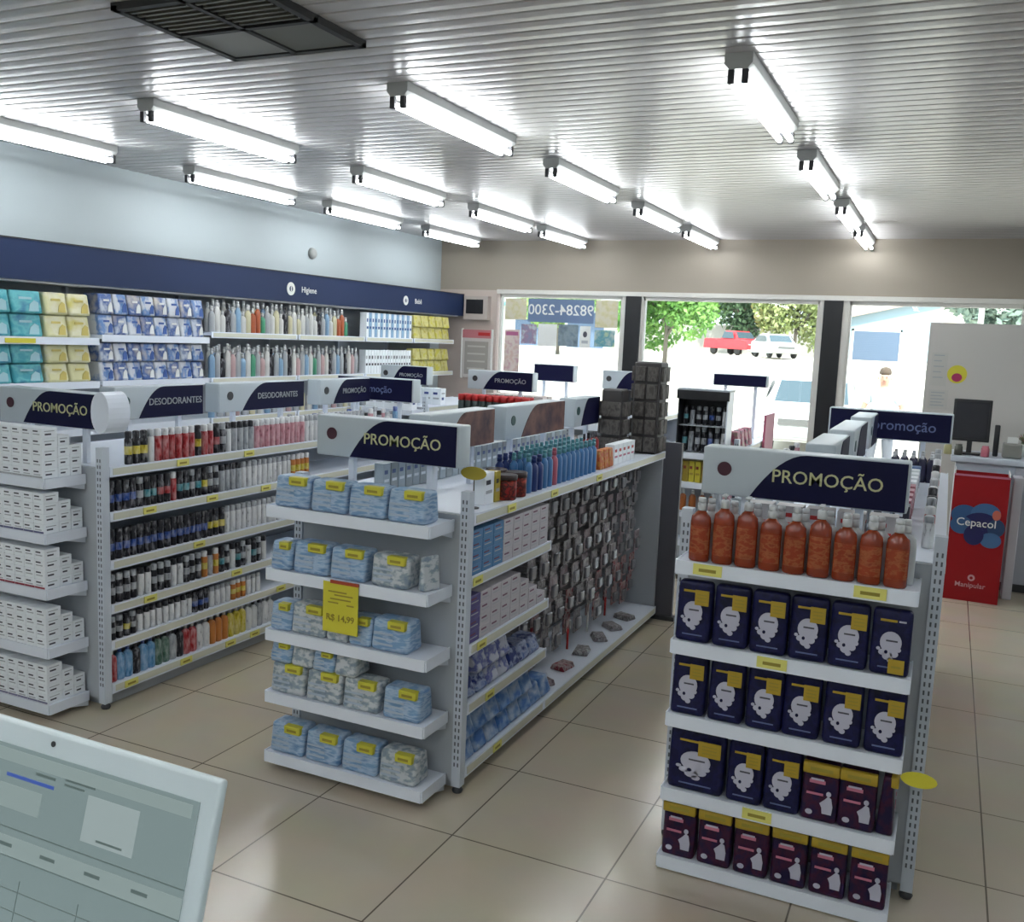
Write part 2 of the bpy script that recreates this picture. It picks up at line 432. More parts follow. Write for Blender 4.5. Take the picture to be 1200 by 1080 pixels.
def sign(loc, rz, Lx, label, text=None, group=None, inks=(NAVY, TEXTY), disc=MAROON, plain=False, legs=.15, back=False, face=None, cap=False, hgt=.175):
    o = empty('shelf_sign', loc, rz); tag(o, label, 'sign', group)
    a = MB(); H = hgt; D = .11
    a.rbox(0, Lx, -D / 2, D / 2, 0, H, SIGNG, .008, 2); ob('sign_box', a, o)
    if cap:
        a = MB(); n = 24
        a.extrude([(Lx + .01 + .06 * math.cos(2 * PI * k / n), H * .5 + .1 * math.sin(2 * PI * k / n)) for k in range(n)], D + .02, WHITE, 'Y', -D / 2 - .01)
        ob('end_cap', a, o)
    y = -D / 2 - .0035
    a = MB()
    if plain: pts = [(.01, .006), (Lx - .01, .006), (Lx - .01, H - .006), (.01, H - .006)]
    else:
        pts = [(Lx - .008, .004), (Lx - .008, H - .004), (Lx * .52, H - .004)]
        for k in range(1, 9):
            t = k / 8; pts.append((Lx * (.52 - .27 * t), (H - .004) - (H - .008) * (t ** 1.9)))
    a.extrude(pts, .003, face or inks[0], 'Y', y); ob('swoosh_panel' if not plain else 'face_panel', a, o)
    if not plain:
        a = MB(); a.ell(Lx * .115, H * .56, .026, .026, y, disc, 20, t=.003); ob('emblem', a, o)
    if text:
        k = ob('lettering', text_mesh(text[0], text[1], inks[1]), o, (Lx * (text[2] if len(text) > 2 else .66), y - .002, H * .5))
    if legs:
        for x in (Lx * .22, Lx * .78):
            a = MB(); a.box(x - .014, x + .014, -.012, .012, -legs, .0, WHITE); ob('post', a, o)
    return o

ZE = (1.16, .89, .625, .35, .08)
G2 = gondola('white double-sided gondola with wet-wipe end shelves and a pegboard side', -2.56, -1.70, 3.37, 6.27, 1.18,
             (-2.55, -1.77, 3.15, ZE), [(3.394, 4.25, (.92, .63, .375, .10)), (4.25, 6.245, (.10,))], [(3.394, 6.245, (.9, .62, .35, .10))], (4.28, 6.24))
G1 = gondola('white double-sided gondola with white cartons on its end and deodorants along its side', -4.48, -3.62, 3.28, 6.27, 1.20,
             (-4.44, -3.73, 3.03, (1.165, .905, .64, .355, .08)), [(3.304, 6.245, (.98, .74, .52, .335, .115))], [(3.304, 6.245, (.9, .62, .35, .10))])
G3 = gondola('white double-sided gondola with pads and orange bottles on its end shelves', -.86, .045, 3.46, 6.27, 1.20,
             (-.81, -.03, 3.22, (1.15, .86, .59, .31, .05)), [(3.484, 6.245, (.9, .62, .35, .10))], [(3.484, 6.245, (.9, .62, .35, .10))])

SZ, SB = 1.375, 1.18
sign((-2.49, 3.46, 1.36), 0, .70, 'sign lettered PROMOÇÃO on two posts above the blue wet-wipe packs', ('PROMOÇÃO', .066, .62), legs=.18)
sign((-.80, 3.52, 1.36), 0, .71, 'sign lettered PROMOÇÃO on posts above the orange bottles', ('PROMOÇÃO', .066, .62), legs=.158)
sign((-4.38, 3.36, 1.375), 0, .70, 'sign lettered PROMOÇÃO with a round white end cap above the white cartons', ('PROMOÇÃO', .066, .62), legs=.173, cap=True)
WHT = mat('lettering_pale', (.5, .5, .45), .5)
PINKISH = printed('poster_brown', [(.10, .06, .06), (.22, .12, .10), (.05, .035, .05)], (9, 9, 9), .5, (.4, .7), 'NOISE')
for i, (ya, yb) in enumerate(((3.62, 4.27), (4.40, 5.22), (5.40, 6.02))):
    sign((-3.98, ya, 1.385), R(90), yb - ya, 'navy shelf sign along the deodorant gondola, %s from its near end' % nth(i), ('DESODORANTES' if i < 2 else 'PROMOÇÃO', .052, .66), legs=.183, inks=(NAVY, TEXTG), disc=DARK if i else GREEND)
    sign((-2.10, ya, 1.375), R(90), min(yb, 5.84) - ya, 'brown picture sign along the pegboard gondola, %s from its near end' % nth(i), None, legs=.193, face=PINKISH if i < 2 else NAVY, disc=GREEND)
    sign((-.42, ya + .12, 1.375), R(90), yb - ya - .12, 'sign box seen end-on along the pad gondola, %s from its near end' % nth(i), None, legs=.173, disc=GREEND)
NAVYTXT = mat('lettering_blue', (.12, .16, .32), .5)
sign((-.655, 6.20, 1.385), 0, .70, 'plain navy sign at the window end of the pad gondola, lettered in pale blue', ('promoção', .085, .62), plain=True, legs=.183, inks=(NAVY, NAVYTXT))
sign((-4.30, 6.36 - .2, 1.385), 0, .68, 'plain navy sign at the window end of the deodorant gondola', ('promoção', .075, .5), plain=True, legs=.183, inks=(NAVY, NAVYTXT)).location.y = 6.19

# back row beyond the cross aisle
GB = {}
ZB = (.94, .68, .42, .08)
def back_unit(k, label, xl, xr, ya, yb, top, zs=ZB):
    GB[k] = gondola(label, xl, xr, ya, yb, top, (xl + .03, xr - .03, ya - .23, (top - .02,) + zs), [(ya + .024, yb - .025, zs)], [(ya + .024, yb - .025, zs)])
back_unit('a', 'back-row white gondola closest to the wall shelves', -5.02, -4.42, 7.75, 9.4, 1.22)
back_unit('b', 'back-row white gondola topped with red-capped dark jars', -4.05, -3.25, 7.75, 9.4, 1.22)
back_unit('c', 'back-row white gondola with white cartons behind the pegboard gondola', -3.02, -2.42, 7.75, 9.4, 1.22)
back_unit('d', 'back-row gondola with yellow tins on its end beside the dark card tower', -2.02, -1.50, 7.75, 9.2, 1.06, (.80, .56, .32, .08))
sign((-5.00, 7.90, 1.42), 0, .52, 'small dark sign on the back-row gondola beside the wall shelves', ('PROMOÇÃO', .045), legs=.198, inks=(NAVY, TEXTG), disc=DARK)
sign((-4.05, 7.90, 1.42), 0, .66, 'dark sign above the red-capped jars on the back row', ('PROMOÇÃO', .055), legs=.198, inks=(NAVY, TEXTG), disc=DARK)
sign((-3.95, 9.2, 1.47), 0, .45, 'plain navy sign box at the window end behind the red-capped jars', None, plain=True, legs=.248)
sign((-2.98, 8.6, 1.46), 0, .56, 'navy sign by the first black pillar above pale cartons', None, legs=.238, disc=DARK)
sign((-2.02, 9.0, 1.54), 0, .50, 'small navy sign standing behind the black-topped end shelf', None, plain=True, legs=.478, hgt=.11)

# ------------------------------------------------------------------ end shelves with navy and purple pads
NAVYP = printed('pad_pack_navy', [(.004, .004, .036), (.007, .008, .06), (.003, .003, .022)], (26, 26, 26), .28, (.5, .7), 'NOISE')
PURP = printed('pad_pack_purple', [(.018, .008, .045), (.05, .008, .03), (.010, .006, .036)], (22, 22, 16), .28, (.48, .62), 'NOISE')
EMB = mat('emblem_pale', (.48, .48, .58), .5); PNK = mat('print_pink', (.50, .16, .24), .5)
def deco_navy(mb, w, d, h):
    y = -d / 2 - .0012
    mb.ell(0, h * .52, w * .27, h * .17, y, EMB, 20, t=.003)
    for dx, dz, q in ((-.20, .36, .09), (-.06, .31, .13), (.10, .35, .11), (.20, .42, .07), (.02, .25, .08), (-.30, .41, .05)):
        mb.ell(w * dx, h * dz, w * q, h * q * .5, y - .0004, EMB, 12, t=.003)
    mb.box(-w * .12, w * .17, y - .001, y + .001, h * .535, h * .56, INK)
    mb.ell(-w * .10, h * .37, w * .045, h * .03, y - .001, NAVY, 8, t=.002)
    mb.box(-w * .3, w * .12, y, y + .002, h * .84, h * .875, YELD)
    mb.box(.16 * w, w * .34, y, y + .002, h * .845, h * .87, EMB)
    mb.box(-w * .28, w * .3, y, y + .002, h * .12, h * .14, NAVYTXT)
def part_sticker(o, w, d, h):
    a = MB(); x = w * .24; z = h * .77
    a.box(x - w * .2, x + w * .2, -d / 2 - .005, -d / 2 - .001, z - h * .13, z + h * .12, YELD)
    for k in range(3): a.box(x - w * .13, x + w * .13, -d / 2 - .0056, -d / 2 - .005, z - h * .07 + k * h * .055, z - h * .055 + k * h * .055, INKB)
    ob('price_sticker', a, o)
def part_sticker_low(o, w, d, h):
    a = MB(); x = w * .18; z = h * .16
    a.box(x - w * .2, x + w * .2, -d / 2 - .005, -d / 2 - .001, z - h * .11, z + h * .11, YELD)
    a.box(x - w * .12, x + w * .12, -d / 2 - .0056, -d / 2 - .005, z - h * .02, z + h * .01, INKB)
    ob('price_sticker', a, o)
def deco_purple(mb, w, d, h):
    y = -d / 2 - .0012
    mb.box(-w * .3, w * .14, y, y + .002, h * .66, h * .72, PNK); mb.box(-w * .26, w * .1, y - .0004, y + .002, h * .715, h * .745, EMB)
    mb.box(-w * .36, w * .10, y, y + .002, h * .46, h * .50, PNK)
    mb.extrude([(w * .10, h * .16), (w * .36, h * .16), (w * .38, h * .30), (w * .33, h * .44), (w * .24, h * .47), (w * .14, h * .40), (w * .02, h * .33), (w * .08, h * .26)], .002, EMB, 'Y', y)
    mb.ell(w * .25, h * .51, w * .07, h * .045, y, EMB, 12, t=.002)
    mb.ell(-w * .26, h * .15, w * .1, h * .045, y, EMB, 12, t=.002)
def part_header(o, w, d, h):
    a = MB(); a.rbox(-w * .5, w * .5, -d / 2 - .006, -d / 2 + .02, h * .82, h * 1.0, YELD, .003, 1)
    a.box(-w * .3, w * .32, -d / 2 - .0066, -d / 2 - .006, h * .88, h * .94, INKB); ob('price_band', a, o)
b_navy = b_pack('pad_pack', .122, .085, .215, NAVYP, .018, .55, deco_navy, part_sticker)
b_navyl = b_pack('pad_pack', .122, .085, .215, NAVYP, .018, .55, deco_navy, part_sticker_low)
b_navyw = b_pack('pad_pack', .20, .085, .22, NAVYP, .02, .55, deco_navy, part_sticker)
b_purp = b_pack('pad_pack', .118, .085, .205, PURP, .015, .45, deco_purple, part_header)
SH = ['top', 'second', 'third', 'fourth', 'lowest']
Yf = 3.275
for k in range(6):
    x = -.745 + k * .130
    if k < 5: item('navy', b_navy, (x, Yf + .003 * (k % 2), .861), 'navy pad pack with pale cloud emblem, %s from the aisle edge, second end shelf' % nth(k), 'pad pack', 'navy pad packs')
    else: item('navyl', b_navyl, (x, Yf, .861), 'navy pad pack whose yellow sticker sits low, outer end of the second end shelf', 'pad pack', 'navy pad packs')
    item('navy', b_navy, (x + .003 * (k % 3), Yf, .591), 'navy pad pack with pale cloud emblem, %s from the aisle edge, third end shelf' % nth(k), 'pad pack', 'navy pad packs')
    item('purp', b_purp, (x, Yf, .051), 'purple pad pack with yellow band, %s from the aisle edge, lowest end shelf' % nth(k), 'pad pack', 'purple pad packs')
item('navyw', b_navyw, (-.700, Yf, .311), 'wide navy pad pack on the fourth end shelf above the purple packs', 'pad pack', 'navy pad packs')
for k, x in enumerate((-.527, -.398)): item('navy', b_navy, (x, Yf, .311), 'navy pad pack, %s after the wide one on the fourth end shelf' % nth(k), 'pad pack', 'navy pad packs')
for k, x in enumerate((-.272, -.152)): item('purp', b_purp, (x, Yf, .311), 'purple pad pack, %s after the navy ones on the fourth end shelf' % nth(k), 'pad pack', 'purple pad packs')
item('purps', b_pack('pad_pack', .118, .054, .205, PURP, .012, .45, deco_purple, part_header), (-.062, Yf + .03, .311), 'purple pad pack turned sideways at the outer end of the fourth end shelf', 'pad pack', 'purple pad packs', R(90))
SIDEC = printed('side_pack_mixed', [(.02, .02, .09), (.25, .03, .05), (.5, .45, .5)], (18, 18, 14), .4, (.5, .85), 'NOISE')
for zi, z in enumerate((.101, .351)):
    for k in range(5):
        item('sidepack', b_pack('pad_pack', .12, .1, .2, SIDEC, .015, .4), (-.02, 3.57 + k * .14, z), 'red and blue pad pack %s along the %s side shelf behind the purple packs' % (nth(k), ('lowest', 'second lowest')[zi]), 'pad pack', 'side shelf pad packs', R(90))
# orange bottles
ORG = mat('shampoo_orange', (.26, .035, .008), .25, coat=.3); CAPC = mat('cap_clear_white', (.60, .62, .64), .3)
ORL = printed('orange_label', [(.28, .04, .012), (.36, .11, .04), (.22, .025, .01)], (40, 40, 70), .4, (.55, .75), 'NOISE')
b_or = b_bottle('shampoo_bottle', ORG, CAPC, .0365, .022, .225, .3, label=ORL)
b_orp = b_bottle('shampoo_bottle', ORG, CAPC, .0365, .022, .245, .3, pump=True, label=ORL)
xs = [-.745 + k * .0805 for k in range(9)]
for k, x in enumerate(xs):
    pump = k in (1, 2, 5)
    item('orp' if pump else 'or', b_orp if pump else b_or, (x, 3.262, 1.151), 'orange shampoo bottle with %s, %s from the aisle edge on the top end shelf' % ('pump' if pump else 'pale cap', nth(k)), 'bottle', 'orange bottles')
for k, x in enumerate(xs):
    item('orcl', b_bottle('conditioner_bottle', mat('conditioner_white', (.55, .57, .58), .3), CAPC, .034, .02, .215, .3), (x + .02, 3.325, 1.151), 'white-capped pale bottle standing behind the orange bottles, %s from the aisle edge' % nth(k), 'bottle', 'pale bottles behind the orange ones')
# yellow shelf-edge tags on this end
def b_tag(w, h):
    def f():
        a = MB(); a.box(-w / 2, w / 2, -.0015, .0015, 0, h, YELP); a.box(-w * .3, w * .3, -.0022, -.0015, h * .3, h * .6, INKB); return ob('shelf_price_tag', a)
    return f
for nm, x, z, wd in (('below the orange bottles, aisle side', -.70, 1.112, 'b'), ('below the orange bottles, outer side', -.17, 1.112, 'b'), ('on the edge of the second end shelf, among navy pads', -.46, .822, 'b'), ('on the edge of the fourth end shelf, above purple pads', -.47, .272, 'b')):
    item('tagb', b_tag(.10, .038), (x, 3.2115, z), 'yellow paper price tag ' + nm, 'price tag', None)
a = MB(); a.extrude([(.055 * math.cos(t * PI / 8), .026 * math.sin(t * PI / 8)) for t in range(16)], .003, YEL, 'Y', 0); 
o = ob('shelf_price_tag', a, None, (.028, 3.2, .545)); tag(o, 'oval yellow hanging tag at the outer corner of the fourth end shelf', 'price tag')

# ------------------------------------------------------------------ end shelves with wet wipes
LB = printed('wipes_blue', [(.20, .34, .54), (.42, .54, .68), (.11, .23, .44)], (14, 14, 60), .3, (.5, .72), 'NOISE')
LW = printed('wipes_white', [(.55, .58, .60), (.30, .36, .40), (.18, .24, .34)], (30, 30, 50), .35, (.55, .75), 'NOISE')
YL = mat('wipes_yellow_flap', (.58, .54, .05), .4)
def part_flap(o, w, d, h):
    a = MB(); a.rbox(-w * .05, w * .42, -d / 2 - .004, -d / 2 + .03, h * .74, h * 1.01, YL, .003, 1)
    a.box(w * .04, w * .32, -d / 2 - .0048, -d / 2 - .004, h * .82, h * .90, INKB); ob('yellow_flap', a, o)
    a = MB()
    for k in range(3): a.box(-w * .42, w * .1, -d / 2 - .0015, -d / 2 - .0005, h * (.2 + .17 * k), h * (.27 + .17 * k), mat('wipes_stripe', (.42, .5, .6), .4))
    ob('printed_stripes', a, o)
def part_flap_w(o, w, d, h):
    part_flap(o, w, d, h)
b_w1 = b_pack('wipes_pack', .172, .12, .13, LB, .018, .25, None, part_flap)
b_w2 = b_pack('wipes_pack', .172, .12, .13, LW, .018, .25, None, part_flap)
b_w3 = b_pack('wipes_pack', .105, .12, .12, LW, .018, .25, None, None)
b_w5 = b_pack('wipes_pack', .105, .12, .088, LW, .018, .25, None, None)
b_w6 = b_pack('wipes_pack', .105, .12, .088, LB, .018, .25, None, part_flap)
b_w4 = b_pack('wipes_pack', .105, .12, .12, LB, .018, .25, None, part_flap)
rowsW = [
    (1.161, [('w1', -2.44), ('w1', -2.255), ('w1', -2.07), ('w1', -1.885)]),
    (.891, [('w4', -2.49), ('w1', -2.34), ('w1', -2.155), ('w2', -1.955)]),
    (.626, [('w4', -2.49), ('w2', -2.345), ('w3', -2.20), ('w4', -2.09), ('w2', -1.94), ('w1', -1.757 - .105)]),
    (.351, [('w2', -2.45), ('w2', -2.265), ('w2', -2.08), ('w1', -1.885)]),
    (.081, [('w1', -2.45), ('w1', -2.265), ('w1', -2.08), ('w2', -1.895)]),
]
rowsW[2] = (.626, [('w4', -2.49), ('w2', -2.345), ('w3', -2.20), ('w4', -2.09), ('w1', -1.945)])
BW = dict(w5=b_w5, w6=b_w6, w1=b_w1, w2=b_w2, w3=b_w3, w4=b_w4)
DW = dict(w5='small white wipe pack', w6='small blue wipe pack', w1='light blue wet-wipe pack', w2='white and blue wet-wipe pack', w3='small white wipe pack', w4='small blue wipe pack')
for s_, (z, rw) in enumerate(rowsW):
    for k, (t, x) in enumerate(rw):
        item(t, BW[t], (x, 3.222, z), '%s, %s from the deodorant aisle on the %s end shelf' % (DW[t], nth(k), SH[s_]), 'wipes pack', 'wet wipes on the end shelves')
for k, (t, x) in enumerate((('w6', -2.49), ('w5', -2.38), ('w6', -2.27), ('w5', -2.16))):
    item(t, BW[t], (x, 3.225, .481), '%s lying on other packs, %s from the deodorant aisle, fourth end shelf' % (DW[t], nth(k)), 'wipes pack', 'wet wipes on the end shelves')
o = ob('standing_pouch', MB(), None) if False else None
def b_pouch():
    mb = MB(); mb.rbox(-.045, .045, -.02, .02, 0, .14, LW, .012, 2, pinch=.8); return ob('wipes_pouch', mb)
item('pouch', b_pouch, (-1.805, 3.225, .891), 'white pouch standing at the outer end of the second wet-wipe shelf', 'pouch', None, R(70))
# big yellow price note hanging from the second shelf
o = empty('hanging_price_note', (-2.165, 3.138, .675)); tag(o, 'yellow paper price note hanging in front of the wet-wipe shelves', 'price note')
a = MB(); a.box(-.085, .085, -.0015, .0015, 0, .21, YEL)
for z, x0, x1 in ((.168, -.06, .03), (.155, -.03, .06), (.138, -.05, .05), (.122, -.06, -.01), (.118, .03, .065)): a.box(x0, x1, -.0021, -.0015, z, z + .006, INKB)
ob('note_sheet', a, o)
ob('lettering', text_mesh('R$ 14,99', .038, INKB), o, (0, -.0026, .062))
a = MB(); a.box(-.05, .085, -.003, .004, .205, .218, mat('note_clip', (.38, .05, .02), .4)); ob('clip', a, o)

# ------------------------------------------------------------------ end shelves with white cartons
zs1 = (1.166, .906, .641, .356, .081)
STR = [BOXG, mat('carton_blue_stripe', (.12, .13, .26), .5), mat('carton_red_stripe', (.32, .03, .06), .5), None, mat('carton_violet_stripe', (.20, .20, .32), .5)]
SHC = ['top', 'second', 'third', 'fourth', 'lowest']
for s_, z in enumerate(zs1):
    bw, bh, bd = .066, .047, .085
    if s_ == 0: bh = .046
    nl = (5, 4, 4, 4, 4)[s_]
    for lay in range(nl):
        for c in range(6):
            x = -3.735 - bw / 2 - c * (bw + .002) - .012
            st = STR[s_] if lay == 0 else None
            key = 'cw%d%d' % (s_, lay == 0)
            item(key, b_carton('medicine_carton', bw, bd, bh, BOXW, INK, BOXG, stripe=st), (x, 3.03 + bd / 2 + .004, z + lay * (bh + .0008)),
                 'white carton, %s column from the corner, %s layer, front row, %s carton shelf' % (nth(c), nth(lay), SHC[s_]), 'carton', 'white cartons on the gondola end')
    for dpt in range(2):
        for lay in range(nl - 1 if dpt == 0 else nl - 2):
            item('cx%d' % s_, b_carton('medicine_carton', .14, .065, .048, BOXW, INK, BOXG), (-3.735 - .07 - .012, 3.03 + bd + .038 + dpt * .067, z + lay * .049),
                 'white carton seen side-on, %s behind the front row, %s layer, %s shelf' % (nth(dpt), nth(lay), SHC[s_]), 'carton', 'white cartons on the gondola end')

# ------------------------------------------------------------------ deodorant side
def M3(n, c, rg=.3):
    if n.startswith('can_') and n != 'can_black':
        lt = tuple(min(.75, .25 + x * .8) for x in c); dk = tuple(x * .45 for x in c)
        return printed(n, [dk, c, lt], (55, 55, 22), rg, (.38, .68), 'NOISE')
    if n == 'can_black': return printed(n, [c, c, (.22, .22, .24)], (55, 55, 20), rg, (.5, .66), 'NOISE')
    return mat(n, c, rg)
cBKX = None
cBK, cNB, cRD, cWH, cSL, cTL, cYE, cBU, cPK, cGR = (M3('can_black', (.015, .015, .02)), M3('can_blue', (.015, .06, .28)), M3('can_red', (.35, .015, .02)), M3('can_white', (.62, .63, .65)),
    M3('can_silver', (.32, .34, .37), .25), M3('can_teal', (.05, .25, .30)), M3('can_yellow', (.55, .45, .03)), M3('can_lightblue', (.10, .28, .50)), M3('can_pink', (.50, .22, .26)), M3('can_green', (.06, .14, .10)))
CANS = {'black-blue': (cBK, cBK, cNB), 'black-silver': (cBK, cSL, cSL), 'red': (cRD, cWH, cRD), 'black-yellow': (cBK, cBK, cYE), 'white': (cWH, cSL, cWH), 'black-teal': (cBK, cBK, cTL), 'black-red': (cBK, cBK, cRD),
        'silver': (cSL, cBK, cSL), 'white-pink': (cPK, cWH, cPK), 'yellow': (cYE, cWH, cYE), 'blue': (cBU, cNB, cBU), 'dark green': (cGR, cBK, cGR), 'white-black': (cWH, cBK, cWH), 'orange': (mat('can_orange', (.5, .18, .04), .3), cWH, cYE)}
def can(key, r, h, loc, label, grp):
    body, cap, band = CANS[key]
    item('can_%s_%.3f_%.3f' % (key, r, h), b_can(key, 'deodorant_can', body, cap, r, h, band), loc, label, 'deodorant can', grp)
plan = [
    (1.201, .0195, .165, ['black-yellow'] * 3 + ['white'] + ['red'] * 6 + ['black-yellow', 'red', 'red', 'black-red', 'black-silver', 'white-black'] + ['silver'] * 4, ['white-pink'] * 10 + ['white'] * 14),
    (.981, .0185, .150, ['black-blue'] * 4 + ['black-silver', 'black-teal', 'black-teal', 'black-red', 'black-red', 'red', 'black-teal', 'black-teal', 'black-silver', 'black-teal', 'black-yellow', 'black-silver', 'black-silver'], ['silver'] * 4 + ['white'] * 10 + ['orange'] * 4),
    (.741, .0185, .150, ['black-blue'] * 15 + ['black-yellow'] * 3, ['white'] * 12 + ['silver'] * 4),
    (.521, .0185, .145, ['black-silver'] * 4 + ['white-black'] * 2 + ['black-silver'] * 3 + ['white-black', 'white-black'] + ['black-silver'] * 3 + ['orange', 'silver', 'orange'], ['black-teal', 'black-silver', 'white-black'] * 3),
    (.336, .0175, .115, ['black-silver', 'black-silver', 'black-yellow', 'black-silver'] + ['white-black'] * 9 + ['black-blue'] * 3, ['white'] * 4 + ['orange'] * 3 + ['white'] * 3),
]
for s_, (z, r_, h_, A1, A2) in enumerate(plan):
    y = 3.335 + (.115 if s_ == 0 else 0); k = 0
    for key in A1 + A2:
        r0 = r_ * (1 if k % 5 else .97)
        can(key, r_, h_, (-3.652 + .002 * ((k * 7) % 3), y, z), '%s deodorant can, %s from the near post on the %s side shelf' % (key, nth(k), SH[s_] if s_ < 4 else 'fifth'), 'deodorant cans on the %s side shelf' % (SH[s_] if s_ < 4 else 'fifth'))
        y += r_ * 2 + .0085; k += 1
y = 3.34
low = ['red', 'blue', 'blue', 'black-blue', 'blue', 'blue', 'dark green', 'dark green', 'silver', 'black-red', 'red', 'red', 'white', 'white', 'orange', 'orange', 'orange', 'yellow', 'yellow', 'yellow', 'white', 'white-black', 'silver', 'white', 'white']
def b_shampoo(key):
    body, cap, band = CANS[key]
    return b_bottle('bath_bottle', body, cap, .024, .028, .175, .35)
for k, key in enumerate(low):
    item('bb_' + key, b_shampoo(key), (-3.665, y, .116), '%s bath bottle, %s from the near post on the lowest side shelf' % (key, nth(k)), 'bottle', 'bath bottles on the lowest side shelf'); y += .0505
# top of the deodorant gondola, far half
MIX = ['white', 'white-pink', 'silver', 'white', 'blue', 'white', 'dark green', 'white', 'white-pink']
y = 4.62
for k in range(28):
    can(MIX[(k * 5) % 9], .0195, .12 + .02 * (k % 3), (-3.72 - .07 * (k % 2), y, 1.201), '%s toiletry can, %s along the window half of the deodorant gondola top' % (MIX[(k * 5) % 9], nth(k)), 'toiletries on the gondola top'); y += .055
# yellow and white tags on the side shelf edges
def side_tags(x, spots, group, what):
    for k, (y, z) in enumerate(spots):
        item('tags', b_tag(.085, .034), (x, y, z), 'yellow price tag %s along the edges of the %s' % (nth(k), what), 'price tag', group, R(90))
side_tags(-3.6135, [(3.78, 1.163), (4.3, 1.163), (3.55, .943), (4.0, .943), (4.45, .943), (3.9, .703), (3.55, .483), (4.2, .483), (4.6, .483), (3.42, .078), (3.8, .078), (4.15, .078), (4.36, .078), (4.6, .3)], 'tags on the deodorant side', 'deodorant side shelves')
side_tags(-1.6945, [(3.75, 1.143), (4.25, 1.143), (4.9, 1.143), (3.44, .883), (3.6, .338), (3.7, .063), (3.5, .593)], 'tags on the pegboard side', 'pegboard gondola side')

# ------------------------------------------------------------------ pegboard gondola side
XF = -1.705
CB = {'blue': (mat('carton_blue', (.08, .22, .42), .45), 'blue carton'), 'white': (mat('carton_pinkwhite', (.52, .49, .52), .5), 'white carton'), 'purple': (mat('carton_purple', (.10, .08, .25), .45), 'purple carton')}
def side_cartons(z, h, n, ncol, keys, shelf):
    w = .098
    for c in range(ncol):
        for l in range(n[c] if isinstance(n, list) else n):
            key = keys(c, l)
            item('sc_%s_%.3f' % (key, h), b_carton('product_carton', w, .14, h, CB[key][0], mat('carton_ink_wine', (.16, .05, .10), .5), BOXG), (XF - .075, 3.40 + w / 2 + .004 + c * (w + .004), z + l * (h + .0008)),
                 '%s, %s column from the near post, %s layer, %s pegboard-side shelf' % (CB[key][1], nth(c), nth(l), shelf), 'carton', 'cartons on the pegboard gondola side', R(90))
side_cartons(.921, .047, 4, 8, lambda c, l: 'blue' if c < 3 else 'white', 'second')
side_cartons(.631, .050, [4, 4, 4, 4, 4, 3, 2, 1], 8, lambda c, l: 'purple' if c < 1 else 'white', 'third')
PB = printed('soft_pack_navy', [(.015, .03, .16), (.35, .40, .55), (.06, .12, .35)], (16, 16, 22), .3, (.55, .68), 'NOISE')
PBW = printed('soft_pack_white', [(.5, .52, .6), (.1, .12, .35), (.35, .38, .5)], (16, 16, 22), .3, (.55, .68), 'NOISE')
for k in range(7):
    t = 'w' if k in (2, 3) else 'n'
    item('soft' + t, b_pack('soft_pack', .11, .14, .085, PB if t == 'n' else PBW, .02, .3), (XF - .085, 3.46 + k * .116, .376), '%s soft pack, %s from the near post on the fourth side shelf' % ('navy' if t == 'n' else 'white', nth(k)), 'pack', 'soft packs', R(90))
    if k in (1, 2, 3): item('softw', b_pack('soft_pack', .11, .14, .085, PBW, .02, .3), (XF - .085, 3.46 + k * .116, .462), 'white soft pack stacked on others, %s from the near post, fourth side shelf' % nth(k), 'pack', 'soft packs', R(90))
PL = printed('soft_pack_blue', [(.06, .16, .42), (.16, .28, .50), (.45, .52, .62)], (14, 14, 20), .3, (.5, .72), 'NOISE')
for k in range(8):
    for l in range(2 if k < 6 else 1):
        item('softb', b_pack('soft_pack', .118, .15, .095, PL, .02, .3), (XF - .09, 3.465 + k * .124, .101 + l * .0965), 'blue soft pack, %s from the near post, %s layer on the bottom side shelf' % (nth(k), nth(l)), 'pack', 'soft packs', R(90))
# hanging blister cards
HC = [printed('card_grey', [(.20, .18, .19), (.40, .38, .39), (.08, .07, .08)], (40, 40, 30), .4, (.5, .75), 'NOISE'), printed('card_mauve', [(.22, .15, .17), (.34, .30, .32), (.07, .04, .05)], (40, 40, 30), .4, (.5, .75), 'NOISE'),
      printed('card_white', [(.40, .40, .40), (.16, .14, .15), (.5, .48, .48)], (36, 36, 26), .4, (.5, .75), 'NOISE'), printed('card_red', [(.22, .02, .035), (.38, .30, .30), (.10, .03, .04)], (36, 36, 26), .4, (.5, .75), 'NOISE')]
BLI = mat('blister', (.20, .20, .22), .15)
HOOK = mat('hook_chrome', (.5, .5, .5), .3, 1.)
def b_card(i, w, h):
    def f():
        a = MB(); a.rbox(-w / 2, w / 2, -.004, .004, -h, 0, HC[i], .002, 1); o = ob('hanging_card', a)
        a = MB(); a.rbox(-w * .33, w * .33, -.022, -.004, -h * .84, -h * .34, BLI, .007, 2); ob('blister', a, o)
        return o
    return f
def b_tool(i, w, h):
    def f():
        a = MB(); a.rbox(-w / 2, w / 2, -.004, .004, -h * .4, 0, HC[3], .002, 1); a.tube((0, -.006, -h), (0, -.006, -h * .3), .007, [REDM, mat('handle_white', (.6, .58, .58), .4)][i % 2], 8); return ob('hanging_comb', a)
    return f
xh = -1.88
hook_me = MB(); hook_me.tube((0, 0, 0), (.17, 0, 0), .0025, HOOK, 6); hook_me.tube((.17, 0, 0), (.178, 0, .012), .0025, HOOK, 6); hook_me = hook_me.mesh('hook')
nh = 0
